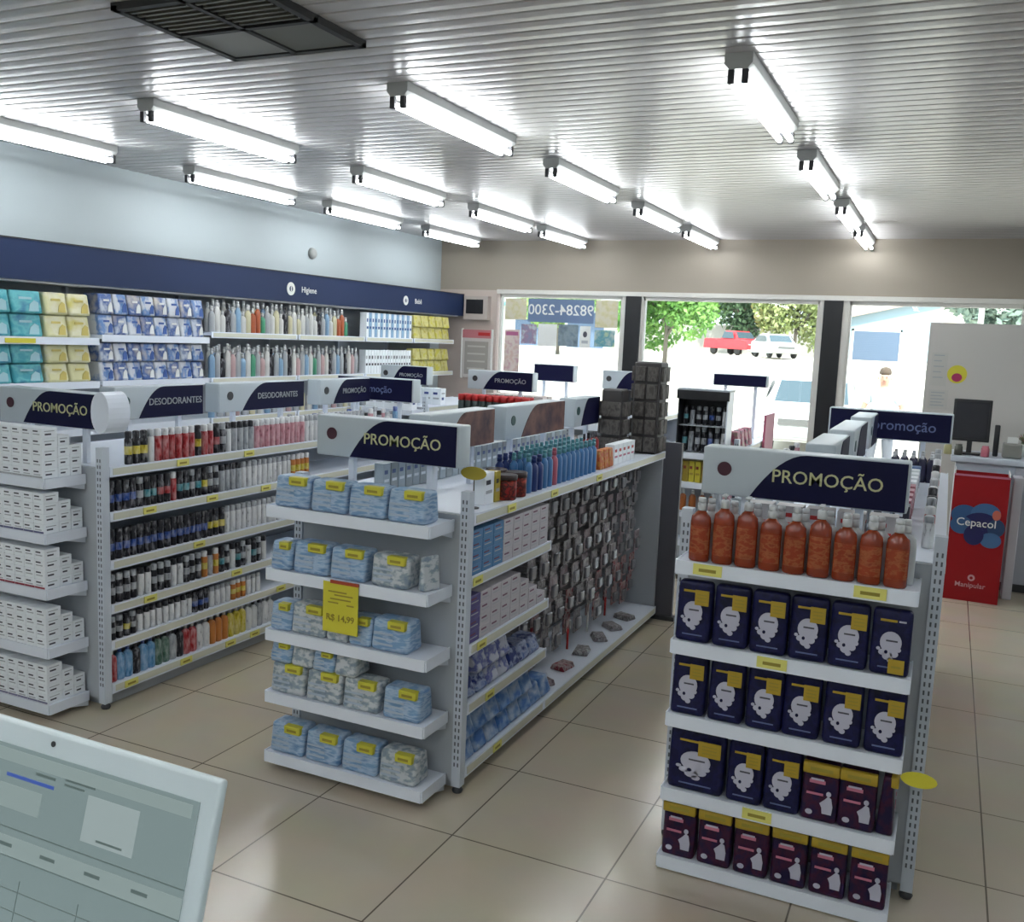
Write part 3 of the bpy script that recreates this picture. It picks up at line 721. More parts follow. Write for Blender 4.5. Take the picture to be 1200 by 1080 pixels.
for rw in range(6):
    zt = 1.105 - rw * .152
    for c in range(15):
        y = 4.345 + c * .124 + (.02 if rw % 2 else 0)
        i = (rw * 3 + c * 7 + (c * rw) % 5) % 7
        ci = 3 if (rw >= 4 and (c % 4 == 1 or c > 10)) else (0 if i < 3 else (1 if i < 5 else 2))
        h = (.135, .12, .14)[(c + rw) % 3]
        dx = .018 * ((c * 5 + rw * 3) % 4)
        if rw == 5 and c % 3 == 1: item('tool%d' % (c % 2), b_tool(c, .05, .17), (xh + dx, y, zt), 'comb on a card hanging from the pegboard, lowest row, %s from the cartons' % nth(c), 'comb', 'hanging cards', R(90))
        else: item('card%d%.3f' % (ci, h), b_card(ci, .098, h), (xh + dx, y, zt), '%s blister card hanging in row %s, %s from the cartons' % (['grey', 'mauve', 'white', 'red'][ci], nth(rw), nth(c)), 'hanging card', 'hanging cards', R(90))
        if nh < 90:
            k = bpy.data.objects.new('hook', hook_me); COL.objects.link(k); k.parent = G2; k.location = (-2.098 + 2.13, y - 3.37, zt - .008); nh += 1
for k, (y, c) in enumerate(((4.45, 1), (4.75, 3), (5.05, 2), (5.35, 2), (5.6, 0), (5.85, 2))):
    item('lie%d' % c, b_pack('loose_pack', .12, .09, .03, HC[c], .008, .2), (-1.80, y, .101), 'small %s pack lying on the bottom shelf under the pegboard, %s from the soft packs' % (['grey', 'mauve', 'white', 'red'][c], nth(k)), 'pack', 'loose packs under the pegboard', R(60 + 20 * k))
DKP = mat('slab_dark', (.10, .10, .12), .5)
a = MB(); a.box(-2.0, -1.60, 6.295, 6.33, 0.001, 1.24, DKP); a.box(-2.02, -1.58, 6.285, 6.34, 0, .03, DARK)
tag(ob('divider_board', a), 'dark upright board closing the far end of the pegboard gondola', 'board')
# things on top of this gondola
ZT = 1.181
a = empty('price_flag', (-1.775, 3.52, ZT)); tag(a, 'yellow oval price flag on a stem at the near end of the pegboard gondola top', 'price flag')
q = MB(); q.extrude([(.06 * math.cos(t * PI / 9), .15 + .028 * math.sin(t * PI / 9)) for t in range(18)], .004, mat('flag_mustard', (.42, .33, .03), .5), 'Y', 0); ob('flag', q, a)
q = MB(); q.tube((0, .01, .004), (0, .01, .15), .003, DARK, 6); q.lathe([(.025, 0), (.025, .004)], DARK, (0, .01), 12); ob('stem', q, a)
def top_item(key, b, x, y, lab, cat, grp=None, rz=R(90)): return item(key, b, (x, y, ZT), lab, cat, grp, rz)
top_item('bxw', b_carton('product_carton', .09, .05, .14, BOXW, INK, BOXG), -1.79, 3.66, 'tall white carton beside the yellow price flag', 'carton')
top_item('bxy', b_carton('product_carton', .05, .05, .135, M3('carton_mustard', (.45, .36, .05)), INK, BOXG), -1.79, 3.745, 'narrow mustard carton beside the tall white one', 'carton')
RB = printed('jar_red_black', [(.30, .015, .012), (.04, .01, .01), (.45, .05, .03)], (30, 30, 40), .35, (.5, .7), 'NOISE')
def b_tub():
    q = MB(); q.lathe([(.95, 0), (1, .006), (1, .085), (.9, .09)], RB, seg=18, sx=.048, sy=.048); o = ob('hair_cream_tub', q)
    l = MB(); l.lathe([(.051, .09), (.051, .11), (.047, .113)], mat('lid_dark', (.05, .03, .03), .35), seg=18); ob('lid', l, o); return o
for k, y in enumerate((3.83, 3.94)): top_item('tub', b_tub, -1.765, y, 'red and black tub of hair cream, %s from the mustard carton' % nth(k), 'tub', 'red tubs')
for k, y in enumerate((3.86, 3.97)): top_item('tub', b_tub, -1.88, y, 'red and black tub in the second line, %s from the mustard carton' % nth(k), 'tub', 'red tubs')
B1, B2 = M3('bottle_blue', (.05, .17, .38)), M3('bottle_deepblue', (.015, .035, .16)); CT = M3('cap_teal', (.10, .30, .34)); CR = M3('bottle_rose', (.45, .10, .14))
bs = [('bl', b_bottle('lotion_bottle', B1, CT, .027, .018, .185, .4)), ('bd', b_bottle('lotion_bottle', B2, B2, .03, .02, .17, .4)), ('br', b_bottle('lotion_bottle', CR, CR, .027, .018, .185, .4))]
y = 4.05; nm = ['light blue', 'deep blue', 'rose']
for k in range(15):
    t = 1 if k in (1, 2) else (2 if k in (5,) else 0)
    for rr, x in ((0, -1.755), (1, -1.83), (2, -1.905)):
        tt = 1 if (rr == 2 and k < 4) else (t if rr == 0 else 0)
        if (tt == 2 and rr): tt = 0
        top_item(bs[tt][0], bs[tt][1], x, y, '%s lotion bottle, %s from the red tubs, %s line' % (nm[tt], nth(k), nth(rr)), 'bottle', 'lotion bottles on the gondola top')
    y += .064
OR2 = printed('orange_pack', [(.50, .20, .03), (.45, .07, .02), (.5, .35, .1)], (30, 30, 30), .4, (.5, .7), 'NOISE')
for k in range(3): top_item('op', b_pack('orange_pack', .075, .06, .11, OR2, .01, .3), -1.77, 5.07 + k * .08, 'orange pack beyond the blue bottles, %s from them' % nth(k), 'pack', 'orange packs')
for k in range(5): top_item('pwc', b_carton('product_carton', .075, .06, .12, BOXW, REDM, PNK), -1.78, 5.34 + k * .08, 'white carton with red print before the dark card tower, %s from the orange packs' % nth(k), 'carton', 'red printed cartons')
RDJ = M3('jar_darkred', (.25, .02, .02))
for k in range(4): top_item('rj', b_bottle('tonic_bottle', RDJ, cBK, .022, .018, .17, .4), -1.95, 5.32 + k * .07, 'dark red bottle behind the printed cartons, %s from the orange packs' % nth(k), 'bottle', 'dark red bottles')
GBX = [M3('sachet_paleblue', (.45, .52, .56)), M3('sachet_grey', (.36, .40, .42))]
for k in range(34):
    item('sch%d' % (k % 2), b_carton('sachet_box', .06, .05, .13, GBX[k % 2], NAVYTXT, BOXW), (-2.31, 3.66 + k * .0665, ZT), '%s sachet box behind the brown signs, %s from the near end' % (['pale blue', 'grey'][k % 2], nth(k)), 'carton', 'sachet boxes behind the signs', R(90))

# dark card tower
TW = printed('tower_card', [(.075, .068, .062), (.13, .12, .11), (.035, .03, .03)], (30, 30, 18), .5, (.5, .72), 'NOISE')
TWD = mat('tower_frame', (.05, .045, .045), .5)
def tower(loc, w, h, label):
    o = empty('card_tower', loc); tag(o, label, 'display tower')
    a = MB(); a.rbox(-w / 2, w / 2, -w / 2, w / 2, 0, h, TWD, .01, 1, smooth=False); ob('core', a, o)
    nz = int(h / .115); nx = max(2, int(w / .085))
    me = MB(); me.rbox(-.034, .034, -.018, .0, 0, .095, TW, .003, 1); me = me.mesh('pocket_card')
    for face in range(4):
        for i in range(nx):
            for j in range(nz):
                if face in (1, 2) and False: continue
                k = ob('pocket_card', me, o); a_ = R(90) * face
                lx = (i + .5) * (w - .02) / nx - (w - .02) / 2
                k.location = (lx * math.cos(a_) + (w / 2 + .001) * math.sin(a_), lx * math.sin(a_) - (w / 2 + .001) * math.cos(a_), .015 + j * .115); k.rotation_euler = (0, 0, a_)
tower((-1.79, 6.10, ZT), .18, .60, 'tall dark tower of small cards at the window end of the pegboard gondola')
tower((-1.955, 5.88, ZT), .14, .42, 'lower dark card rack in front of the tall card tower')
# ------------------------------------------------------------------ wall shelving
XS = -5.42
o = empty('wall_shelving', (-5.6, 3.0, 0)); tag(o, 'long white wall shelving of baby and toiletry goods along the white side wall', 'shelf unit')
def AW(n, a, m_=None):
    k = ob(n, a, o); k.location = (5.6, -3.0, 0); return k
a = MB(); a.box(XL + .005, XL + .02, 2.2, 10.1, .05, 2.2, PANELG); AW('back_panel', a)
mods = [(2.2, 3.55, 1.775), (3.55, 4.88, 1.775), (4.88, 5.97, 1.80), (5.97, 7.1, 1.845), (7.1, 8.2, 1.845), (8.2, 9.15, 1.845), (9.15, 10.1, 1.845)]
for i, (ya, yb, z1) in enumerate(mods):
    for j, z in enumerate((z1, 1.475, 1.15, .82, .48, .12)):
        AW('shelf', shelf_mb(XL + .022, XS, ya + .012, yb - .012, z, 'R', RAIL if i > 2 else None))
    b = MB(); b.box(XL + .02, XL + .06, ya - .01, ya + .01, .0, 2.2, STEEL); AW('upright', b)
b = MB(); b.box(XL + .02, XL + .06, 10.09, 10.11, .0, 2.2, STEEL); AW('upright', b)
# fascia
FAS = mat('fascia_navy', (.016, .03, .085), .5, spec=.2)
o2 = empty('wall_fascia_sign', (-5.45, 3.0, 2.14)); tag(o2, 'long navy fascia sign above the wall shelving', 'sign')
b = MB(); b.box(-.33, 0, -.8, 7.38, 0, .255, FAS); b.box(-.34, .006, -.8, 7.38, .255, .263, BLACK); ob('fascia_board', b, o2)  # thin black top strip draws the edge's cast shadow line as geometry
b = MB(); b.box(-.30, -.03, -.7, 7.3, -.012, 0, PAPER); ob('soffit_strip', b, o2)
for y, z, s_, t in ((4.05 - .02, .115, .058, 'Higiene'), (6.02, .115, .05, 'Bebê')):
    b = MB(); b.extrude([(s_ * math.cos(k * PI / 12), s_ * math.sin(k * PI / 12)) for k in range(24)], .004, PAPER, 'X', .001)
    b.extrude([(s_ * .42 * math.cos(k * PI / 6), s_ * .42 * math.sin(k * PI / 6)) for k in range(12)], .002, FAS, 'X', .0055)
    b.box(.0076, .0082, -s_ * .12, s_ * .12, -s_ * .36, s_ * .36, PAPER)
    k = ob('round_emblem', b, o2, (0, y, z))
    k = ob('lettering', text_mesh(t, .075, PAPER), o2, (.002, y + .27, z), R(90))
# goods on it
TEAL = printed('diaper_teal', [(.05, .30, .36), (.12, .42, .45), (.03, .16, .28)], (9, 9, 14), .35, (.5, .7), 'NOISE')
CRM = printed('diaper_cream', [(.62, .60, .34), (.66, .64, .48), (.55, .50, .16)], (7, 7, 12), .35, (.55, .75), 'NOISE')
BWH = printed('diaper_bluewhite', [(.48, .52, .60), (.04, .10, .30), (.55, .50, .45)], (9, 9, 9), .35, (.5, .72), 'NOISE')
def deco_dia(c):
    def g(mb, w, d, h):
        y = -d / 2 - .0012
        mb.box(-w * .3, w * .12, y, y + .002, h * .62, h * .72, c)
        mb.extrude([(w * .02, h * .12), (w * .36, h * .12), (w * .34, h * .5), (w * .2, h * .6), (w * .06, h * .42)], .002, c, 'Y', y)
    return g
def wall_good(key, b, y, z, lab, cat, grp, x=None): return item(key, b, (XS - .12 if x is None else x, y, z), lab, cat, grp, R(90))
kd = 0
for sh, z in enumerate((1.776, 1.476)):
    ps = [('teal', 3.62 + .235 * k) for k in range(4)] + [('cream', 4.55), ('cream', 4.735)]
    for k, (c, y) in enumerate(ps):
        w = .225 if c == 'teal' else .172
        for l in range(2):
            hh = (.148 if sh == 0 else .128)
            bb = b_pack('diaper_pack', w, .2, hh, TEAL if c == 'teal' else CRM, .02, .25, deco_dia(M3('diaper_mark', (.35, .55, .6)) if c == 'teal' else mat('diaper_mark_y', (.55, .45, .12), .4)))
            wall_good('dp%s%d' % (c, sh), bb, y, z + l * (hh + .001), '%s diaper pack, %s from the shelf start, %s layer, %s wall shelf' % (c, nth(k), 'lower' if l == 0 else 'upper', 'upper' if sh == 0 else 'second'), 'diaper pack', 'teal and cream diaper packs')
# yellow corner frames round the topmost teal pack
for sh, z in enumerate((1.801, 1.476)):
    for k in range(8):
        for l in range(2):
            hh = (.145, .135)[sh]
            c = (k + l) % 2
            wall_good('bw%d%d' % (sh, c), b_pack('diaper_pack', .122, .2, hh, BWH if c else printed('diaper_white_blue', [(.60, .62, .66), (.10, .22, .48), (.6, .5, .42)], (11, 11, 8), .35, (.55, .75), 'NOISE'), .016, .25,
                      deco_dia(mat('diaper_mark_b', (.03, .09, .32), .4) if not c else PAPER)), 4.965 + k * .129, z + l * (hh + .001), '%s diaper pack, %s after the cream ones, %s layer, %s wall shelf' % ('navy and white' if c else 'white and blue', nth(k), 'lower' if l == 0 else 'upper', 'upper' if sh == 0 else 'second'), 'diaper pack', 'blue and white diaper packs')
for k in range(2):
    b = MB(); b.box(-.11, .11, -.002, .002, 0, .03, YEL); tag(ob('shelf_price_tag', b, None, (XS + .012, 3.98 + .26 * k, 1.738), R(90)), 'yellow strip tag under the teal diaper packs, %s from the shelf start' % nth(k), 'price tag')
# varied bottles and boxes further along
WB = [('white', M3('bottle_white', (.60, .60, .58)), cWH), ('pale grey', M3('bottle_grey', (.38, .40, .42)), cWH), ('ivory', M3('bottle_ivory', (.58, .54, .36)), cWH), ('rust', M3('bottle_rust', (.40, .10, .04)), cWH), ('green', M3('bottle_green', (.06, .28, .16)), cWH),
      ('sky blue', M3('bottle_sky', (.22, .36, .52)), cWH), ('black', cBK, cBK), ('rosy', M3('bottle_rosy', (.50, .34, .34)), cWH), ('blue-topped white', M3('bottle_white', (.60, .60, .58)), M3('cap_navy', (.02, .06, .22)))]
def wbot(i, h): return b_bottle('toiletry_bottle', WB[i][1], WB[i][2], .030, .024, h, .4)
def wrow(z, y0, y1, seq, hs, step, shelfname, xo=-.04, boxes=()):
    y = y0; k = 0
    while y < y1:
        i = seq[k % len(seq)]; h = hs[(k * 3) % len(hs)]
        item('wb%d_%.2f' % (i, h), wbot(i, h), (XS + xo, y, z), '%s toiletry bottle, %s beyond the diapers on the %s wall shelf' % (WB[i][0], nth(k), shelfname), 'bottle', 'toiletry bottles on the wall shelving', R(90))
        y += step; k += 1
wrow(1.846, 6.03, 7.95, [1, 0, 0, 6, 1, 5, 0, 2, 3, 3, 4, 1, 0, 2, 0, 6, 2, 0, 2, 0], [.21, .24, .18, .26], .0625, 'upper')
wrow(1.846, 6.06, 7.95, [0, 1, 2, 0, 5, 0, 0], [.24, .27], .0625, 'rear upper', -.11)
wrow(1.476, 6.07, 8.15, [0, 5, 1, 1, 7, 0], [.27, .25], .0625, 'rear second', -.11)
wrow(1.476, 6.03, 8.15, [5, 1, 6, 0, 7, 1, 5, 0, 4, 1, 7, 0, 6, 1], [.24, .28, .20, .26], .0625, 'second')
wrow(1.151, 6.03, 9.0, [5, 1, 0, 7, 1, 2, 0], [.22, .18], .10, 'third')
# blue and white tall cartons, two tiers
BWC = M3('carton_skyblue', (.25, .42, .62))
for k in range(17):
    y = 8.25 + k * .053 if k < 17 else 0
    item('tbw%d' % (k % 2), b_carton('shampoo_carton', .046, .08, .25, BWC if k % 2 else BOXW, mat('carton_blue_ink', (.03, .10, .30), .4), mat('carton_blue_ink', (.03, .10, .30), .4)), (XS - .045, y, 1.846), '%s tall carton, %s in the blue row on the upper wall shelf' % ('sky blue' if k % 2 else 'white', nth(k)), 'carton', 'tall blue cartons on the wall shelving', R(90))
    item('tbk%d' % (k % 3 == 0), b_carton('shampoo_carton', .046, .08, .24, BOXW, INK if k % 3 else BOXG, INK), (XS - .045, y, 1.476), 'white tall carton with dark print, %s in its row on the second wall shelf' % nth(k), 'carton', 'tall white cartons on the wall shelving', R(90))
YG = printed('pack_yellow', [(.55, .50, .08), (.60, .56, .25), (.40, .33, .04)], (14, 14, 14), .4, (.5, .72), 'NOISE')
for k in range(5):
    for l in range(2):
        hgt = .13
        item('yg', b_pack('yellow_pack', .15, .12, hgt, YG, .015, .3), (XS - .07, 9.27 + k * .165, 1.846 + l * .131), 'yellow pack ending the upper wall shelf, %s after the blue cartons, %s layer' % (nth(k), nth(l)), 'pack', 'yellow packs on the wall shelving', R(90))
        item('yg', b_pack('yellow_pack', .15, .12, hgt, YG, .015, .3), (XS - .07, 9.27 + k * .165, 1.476 + l * .131), 'yellow pack ending the second wall shelf, %s after the white cartons, %s layer' % (nth(k), nth(l)), 'pack', 'yellow packs on the wall shelving', R(90))
# round siren on the wall
b = MB(); Mx = Matrix.Translation((XL, 7.8, 2.64)) @ Matrix.Rotation(R(90), 4, 'Y'); b.lathe([(.055, 0), (.055, .02), (.045, .035), (.02, .04)], mat('siren_grey', (.30, .31, .30), .5), seg=20, M=Mx)
tag(ob('wall_siren', b), 'small round grey siren on the white wall above the navy fascia', 'siren')

# ------------------------------------------------------------------ front wall left part
b = MB(); b.box(-5.42, -5.10, YW - .09, YW - .001, 2.10, 2.38, mat('cabinet_beige', (.42, .37, .34), .5)); o = ob('wall_cabinet', b); tag(o, 'beige box with a black screen on the wall beside the first window', 'cabinet')
b = MB(); b.box(-5.39, -5.16, YW - .094, YW - .09, 2.17, 2.34, BLACK); ob('screen', b, o)
b = MB(); b.box(-5.46, -5.06, YW - .03, YW - .001, 1.40, 1.98, mat('board_frame', (.55, .52, .50), .5)); o = ob('notice_board', b); tag(o, 'framed notice board with a red heading beside the first window', 'notice board')
b = MB(); b.box(-5.46, -5.06, YW - .034, YW - .03, 1.88, 1.98, mat('heading_rose', (.50, .18, .20), .5)); b.box(-5.24, -5.08, YW - .036, YW - .034, 1.91, 1.95, REDM); ob('heading', b, o)
b = MB(); b.box(-5.47, -5.455, YW - .036, YW - .001, 1.39, 1.99, PAPER); b.box(-5.065, -5.05, YW - .036, YW - .001, 1.39, 1.99, PAPER); ob('frame', b, o)
b = MB(); b.box(-5.42, -5.10, YW - .034, YW - .03, 1.44, 1.84, mat('board_sheet', (.34, .32, .30), .5))
for k in range(4): b.box(-5.38, -5.14, YW - .036, YW - .034, 1.50 + k * .09, 1.52 + k * .09, mat('sheet_lines', (.5, .48, .45), .5))
ob('sheet', b, o)

# posters on the first window
def poster(x0, x1, z0, z1, c, label, deco=None, name='window_poster'):
    o = empty(name, ((x0 + x1) / 2, YW + .028, z0)); tag(o, label, 'poster')
    w, h = x1 - x0, z1 - z0
    b = MB(); b.box(-w / 2, w / 2, -.001, .001, 0, h, c); ob('sheet', b, o)
    if deco: deco(o, w, h)
    return o
GRD = printed('poster_cream_print', [(.62, .58, .46), (.60, .55, .36), (.50, .48, .26)], (16, 16, 16), .5, (.55, .75), 'NOISE')
PKP = printed('poster_pink_print', [(.62, .46, .42), (.68, .60, .56), (.50, .22, .30)], (14, 14, 14), .5, (.5, .78), 'NOISE')
BNR = mat('banner_blue', (.13, .19, .32), .5)
def phone(o, w, h): ob('phone_number', text_mesh('98284-2300', .172, PAPER, mirror=True), o, (0, -.003, h * .52))
poster(-4.62, -3.79, 2.10, 2.41 - .04, BNR, 'blue window banner with a white phone number, seen mirrored from inside', phone)
poster(-4.92, -4.64, 2.12, 2.37, GRD, 'cream printed poster in the upper corner of the first window')
poster(-3.77, -3.50, 2.06, 2.37, GRD, 'cream printed poster beside the phone banner, next to the first pillar')
def loan(o, w, h): ob('heading', (lambda b: (b.box(-w * .4, w * .4, -.003, -.001, h * .86, h * .95, mat('heading_magenta', (.42, .12, .25), .5)), b)[1])(MB()), o)
poster(-4.915, -4.715, 1.50, 2.00, PKP, 'pink printed poster low in the corner of the first window', loan)
poster(-4.48, -4.24, 1.82, 2.08, PAPER, 'white sheet poster under the phone banner')
DKB = printed('poster_bluegrey', [(.16, .22, .28), (.24, .30, .34), (.10, .14, .18)], (9, 9, 9), .5, (.5, .75), 'NOISE')
poster(-4.22, -3.97, 1.83, 2.08, DKB, 'blue-grey poster in the middle of the first window')
def fig(o, w, h):
    b = MB(); b.ell(0, h * .62, w * .2, h * .14, -.003, INK, 14, t=.002); b.box(-w * .3, w * .3, -.003, -.001, h * .2, h * .34, BOXG); ob('print', b, o)
poster(-3.95, -3.82, 1.82, 2.07, PAPER, 'small white poster with a dark round print in the first window', fig)
poster(-4.70, -4.50, 1.84, 2.07, printed('poster_mixed', [(.5, .55, .58), (.3, .2, .3), (.2, .3, .42)], (12, 12, 12), .5, (.5, .75), 'NOISE'), 'mixed blue and violet poster beside the white sheet on the first window')
poster(-3.77, -3.52, 1.84, 2.03, printed('poster_greenblue', [(.40, .50, .34), (.10, .30, .36), (.5, .55, .5)], (10, 10, 10), .5, (.5, .7), 'NOISE'), 'green and teal poster low beside the first pillar')

# ------------------------------------------------------------------ checkout side
PART = mat('partition_grey', (.54, .52, .49), .5)
o = empty('divider_screen', (.7, 9.9, 0)); tag(o, 'tall plain grey screen behind the checkout counter', 'screen')
b = MB(); b.box(-.91, .85, -.02, .02, .05, 2.21, PART); ob('screen_panel', b, o)
for x in (-.7, .7): b = MB(); b.box(x - .03, x + .03, -.15, .15, .001, .05, DARK); ob('foot', b, o)
STK = printed('sticker_yellow_red', [(.60, .48, .04), (.42, .03, .10), (.55, .30, .05)], (14, 14, 14), .4, (.5, .7), 'NOISE')
b = MB(); b.ell(0, 0, .085, .085, 0, YEL, 24, t=.003); b.ell(.0, -.03, .045, .04, -.001, mat('sticker_crimson', (.35, .02, .10), .4), 16, t=.002); tag(ob('round_sticker', b, None, (.06, 9.876, 1.735)), 'round yellow and red sticker on the grey screen', 'sticker')
for k, (x0, x1, z0, z1) in enumerate(((-.17, -.03, 1.62, 1.93), (-.17, .0, 1.40, 1.58))):
    b = MB(); b.box(x0, x1, 9.876, 9.879, z0, z1, mat('notice_sheet', (.50, .49, .46), .5))
    for q in range(5): b.box(x0 + .02, x1 - .03 - .02 * (q % 2), 9.8755, 9.876, z1 - .03 - q * (z1 - z0) / 6, z1 - .02 - q * (z1 - z0) / 6, TEXTG)
    tag(ob('notice_sheet', b), ('upper' if k == 0 else 'lower') + ' pale notice sheet with small lines on the edge of the grey screen', 'notice')
CTR = mat('counter_white', (.50, .55, .62), .3); CTR2 = mat('counter_grey', (.36, .37, .42), .4)
o = empty('checkout_counter', (.85, 8.85, 0)); tag(o, 'white and grey checkout counter with a raised glass front', 'counter')
b = MB(); b.rbox(-.78, .85, -.25, .35, 1.04, 1.09, CTR, .008, 2); ob('worktop', b, o)
b = MB(); b.box(-.74, .85, -.22, .30, .08, 1.04, CTR); ob('body', b, o)
b = MB(); b.box(-.30, .85, -.24, -.22, .08, 1.03, CTR2); ob('front_panel', b, o)
b = MB(); b.box(-.70, .85, -.18, .28, .001, .08, DARK); ob('plinth', b, o)
b = MB(); b.box(-.74, -.32, -.245, -.22, .93, .97, mat('counter_teal_strip', (.08, .18, .24), .3)); ob('trim_strip', b, o)
o = empty('checkout_monitor', (.20, 8.82, 1.091), R(-4)); tag(o, 'black checkout monitor standing on the counter before the grey screen', 'monitor')
b = MB(); b.rbox(-.145, .145, -.02, .02, .11, .46, BLACK, .008, 2); ob('housing', b, o)
b = MB(); b.box(-.125, .125, -.023, -.02, .135, .44, mat('screen_dark', (.03, .03, .035), .15)); ob('screen', b, o)
b = MB(); b.box(-.02, .02, .0, .03, .01, .2, BLACK); b.rbox(-.09, .09, -.07, .08, 0, .014, BLACK, .004, 1); ob('stand', b, o)
b = MB(); b.rbox(-.02, .02, -.03, .03, 0, .26, BLACK, .006, 1); tag(ob('card_reader', b, None, (.40, 8.84, 1.091)), 'thin black reader standing beside the checkout monitor', 'card reader')
o = empty('receipt_printer', (.52, 8.80, 1.091)); tag(o, 'grey receipt printer beside the checkout monitor', 'printer')
b = MB(); b.rbox(-.07, .07, -.07, .08, 0, .12, mat('printer_grey', (.22, .22, .20), .4), .012, 2); ob('housing', b, o)
b = MB(); b.box(-.04, .04, .0, .012, .12, .17, PAPER); ob('paper_strip', b, o)
for k, (x, c, n_) in enumerate(((.02, M3('tin_olive', (.35, .33, .16)), 'olive'), (.10, M3('tin_dark', (.05, .05, .04)), 'dark'), (.30, M3('tin_rose', (.45, .12, .16)), 'rose'), (.66, M3('tin_rose', (.45, .12, .16)), 'pink'), (.76, M3('tin_green', (.25, .35, .26)), 'green'), (.84, REDM, 'red'))):
    b = MB(); b.lathe([(.03, 0), (.032, .005), (.032, .07), (.026, .075), (.026, .09)], c, seg=14)
    tag(ob('candy_jar', b, None, (x + .02, 8.70, 1.091)), '%s little jar on the front edge of the checkout counter' % n_, 'jar', 'jars on the checkout counter')
o = empty('plant_pot', (.64, 8.98, 1.091)); tag(o, 'small potted plant with reddish leaves on the checkout counter', 'plant')
b = MB(); b.lathe([(.04, 0), (.055, .1), (.05, .1), (.048, .085)], PAPER, seg=16); ob('pot', b, o)
b = MB(); lm = printed('leaf_red', [(.35, .10, .12), (.10, .25, .08), (.5, .3, .3)], (40, 40, 40), .5, (.5, .7), 'NOISE')
for k in range(40):
    a_ = random.uniform(0, 2 * PI); e_ = random.uniform(.3, 1.3); d = Vector((math.cos(a_) * math.cos(e_), math.sin(a_) * math.cos(e_), math.sin(e_))) * random.uniform(.06, .13); s_ = d.cross(Vector((0, 0, 1))).normalized() * .014
    b.poly([Vector((0, 0, .09)) + d * .3, Vector((0, 0, .09)) + d * .7 + s_, Vector((0, 0, .09)) + d, Vector((0, 0, .09)) + d * .7 - s_], lm)
ob('leaves', b, o)

# red floor display bin
RD = mat('display_red', (.30, .008, .012), .45, spec=.25)
o = empty('red_display_bin', (.30, 8.12, 0), R(-1)); tag(o, 'red cardboard display bin with blue splash print on the floor by the counter', 'display bin')
b = MB(); W_ = .195
b.box(-W_, W_, 0, .008, .001, .99, RD); b.box(-W_, W_, .33, .338, .001, .99, RD); b.box(-W_, -W_ + .008, .008, .33, .001, .99, RD); b.box(W_ - .008, W_, .008, .33, .001, .99, RD); b.box(-W_ + .008, W_ - .008, .008, .33, .84, .85, RD)
ob('bin_body', b, o)
b = MB(); b.box(-W_ - .002, W_ + .002, -.004, 0, .985, 1.0, PNK); b.box(-W_, -W_ + .006, -.002, .33, .99, 1.02, PAPER); b.box(W_ - .006, W_, -.002, .33, .99, 1.02, PAPER); ob('rim', b, o)
b = MB(); sc = W_
BB = [(-.15, .68, .11, .08, M3('splash_blue', (.03, .09, .22))), (.05, .70, .12, .085, M3('splash_mid', (.05, .13, .28))), (.02, .61, .15, .10, M3('splash_deep', (.012, .012, .09))), (-.13, .60, .09, .07, M3('splash_blue', (.03, .09, .22))), (.13, .60, .07, .07, M3('splash_dark', (.02, .05, .13))),
      (.10, .50, .085, .06, M3('splash_mid', (.05, .13, .28))), (-.02, .53, .08, .08, M3('splash_deep', (.012, .012, .09)))]
for q, (x, z, rx, rz, c) in enumerate(BB): b.ell(max(-.195 + rx * .9, min(.195 - rx * .9, x)), z, rx * .88, rz, -.003 - .0004 * q, c, 24, t=.002)
b.ell(.125, .70, .03, .04, -.007, mat('splash_coral', (.50, .12, .08), .4), 14, t=.002)
ob('splash_print', b, o)
ob('lettering', text_mesh('Cepacol', .085, PAPER), o, (-.01, -.0085, .625))
ob('lettering', text_mesh('Manipular', .055, mat('lettering_pink', (.60, .32, .34), .4)), o, (-.01, -.004, .13))
b = MB(); b.ell(-.005, .19, .026, .026, -.0035, mat('lettering_pink', (.60, .32, .34), .4), 14, t=.002); b.ell(-.005, .19, .012, .012, -.0045, RD, 10, t=.002); ob('small_emblem', b, o)
for k in range(10):
    item('binp', b_pack('bin_pack', .055, .04, .12, printed('bin_pack', [(.42, .04, .04), (.55, .28, .32), (.3, .02, .03)], (24, 24, 24), .35, (.5, .7), 'NOISE'), .008, .3), (.18 + (k % 5) * .06, 8.20 + .1 * (k // 5), .851), 'red and pink pack in the display bin, %s of the %s line' % (nth(k % 5), 'front' if k < 5 else 'rear'), 'pack', 'packs in the red bin')
# white side stand next to the bin
b = MB(); b.rbox(.53, .60, 8.35, 8.52, .001, .98, mat('stand_white', (.50, .50, .55), .4), .006, 1, smooth=False); tag(ob('white_stand', b), 'narrow white upright stand beside the red display bin', 'stand')
b = MB(); b.rbox(-.09, .09, -.12, .12, 0, .05, BLACK, .015, 2); tag(ob('black_case', b, None, (.80, 8.42, .001)), 'low black case on the floor by the checkout counter', 'case')

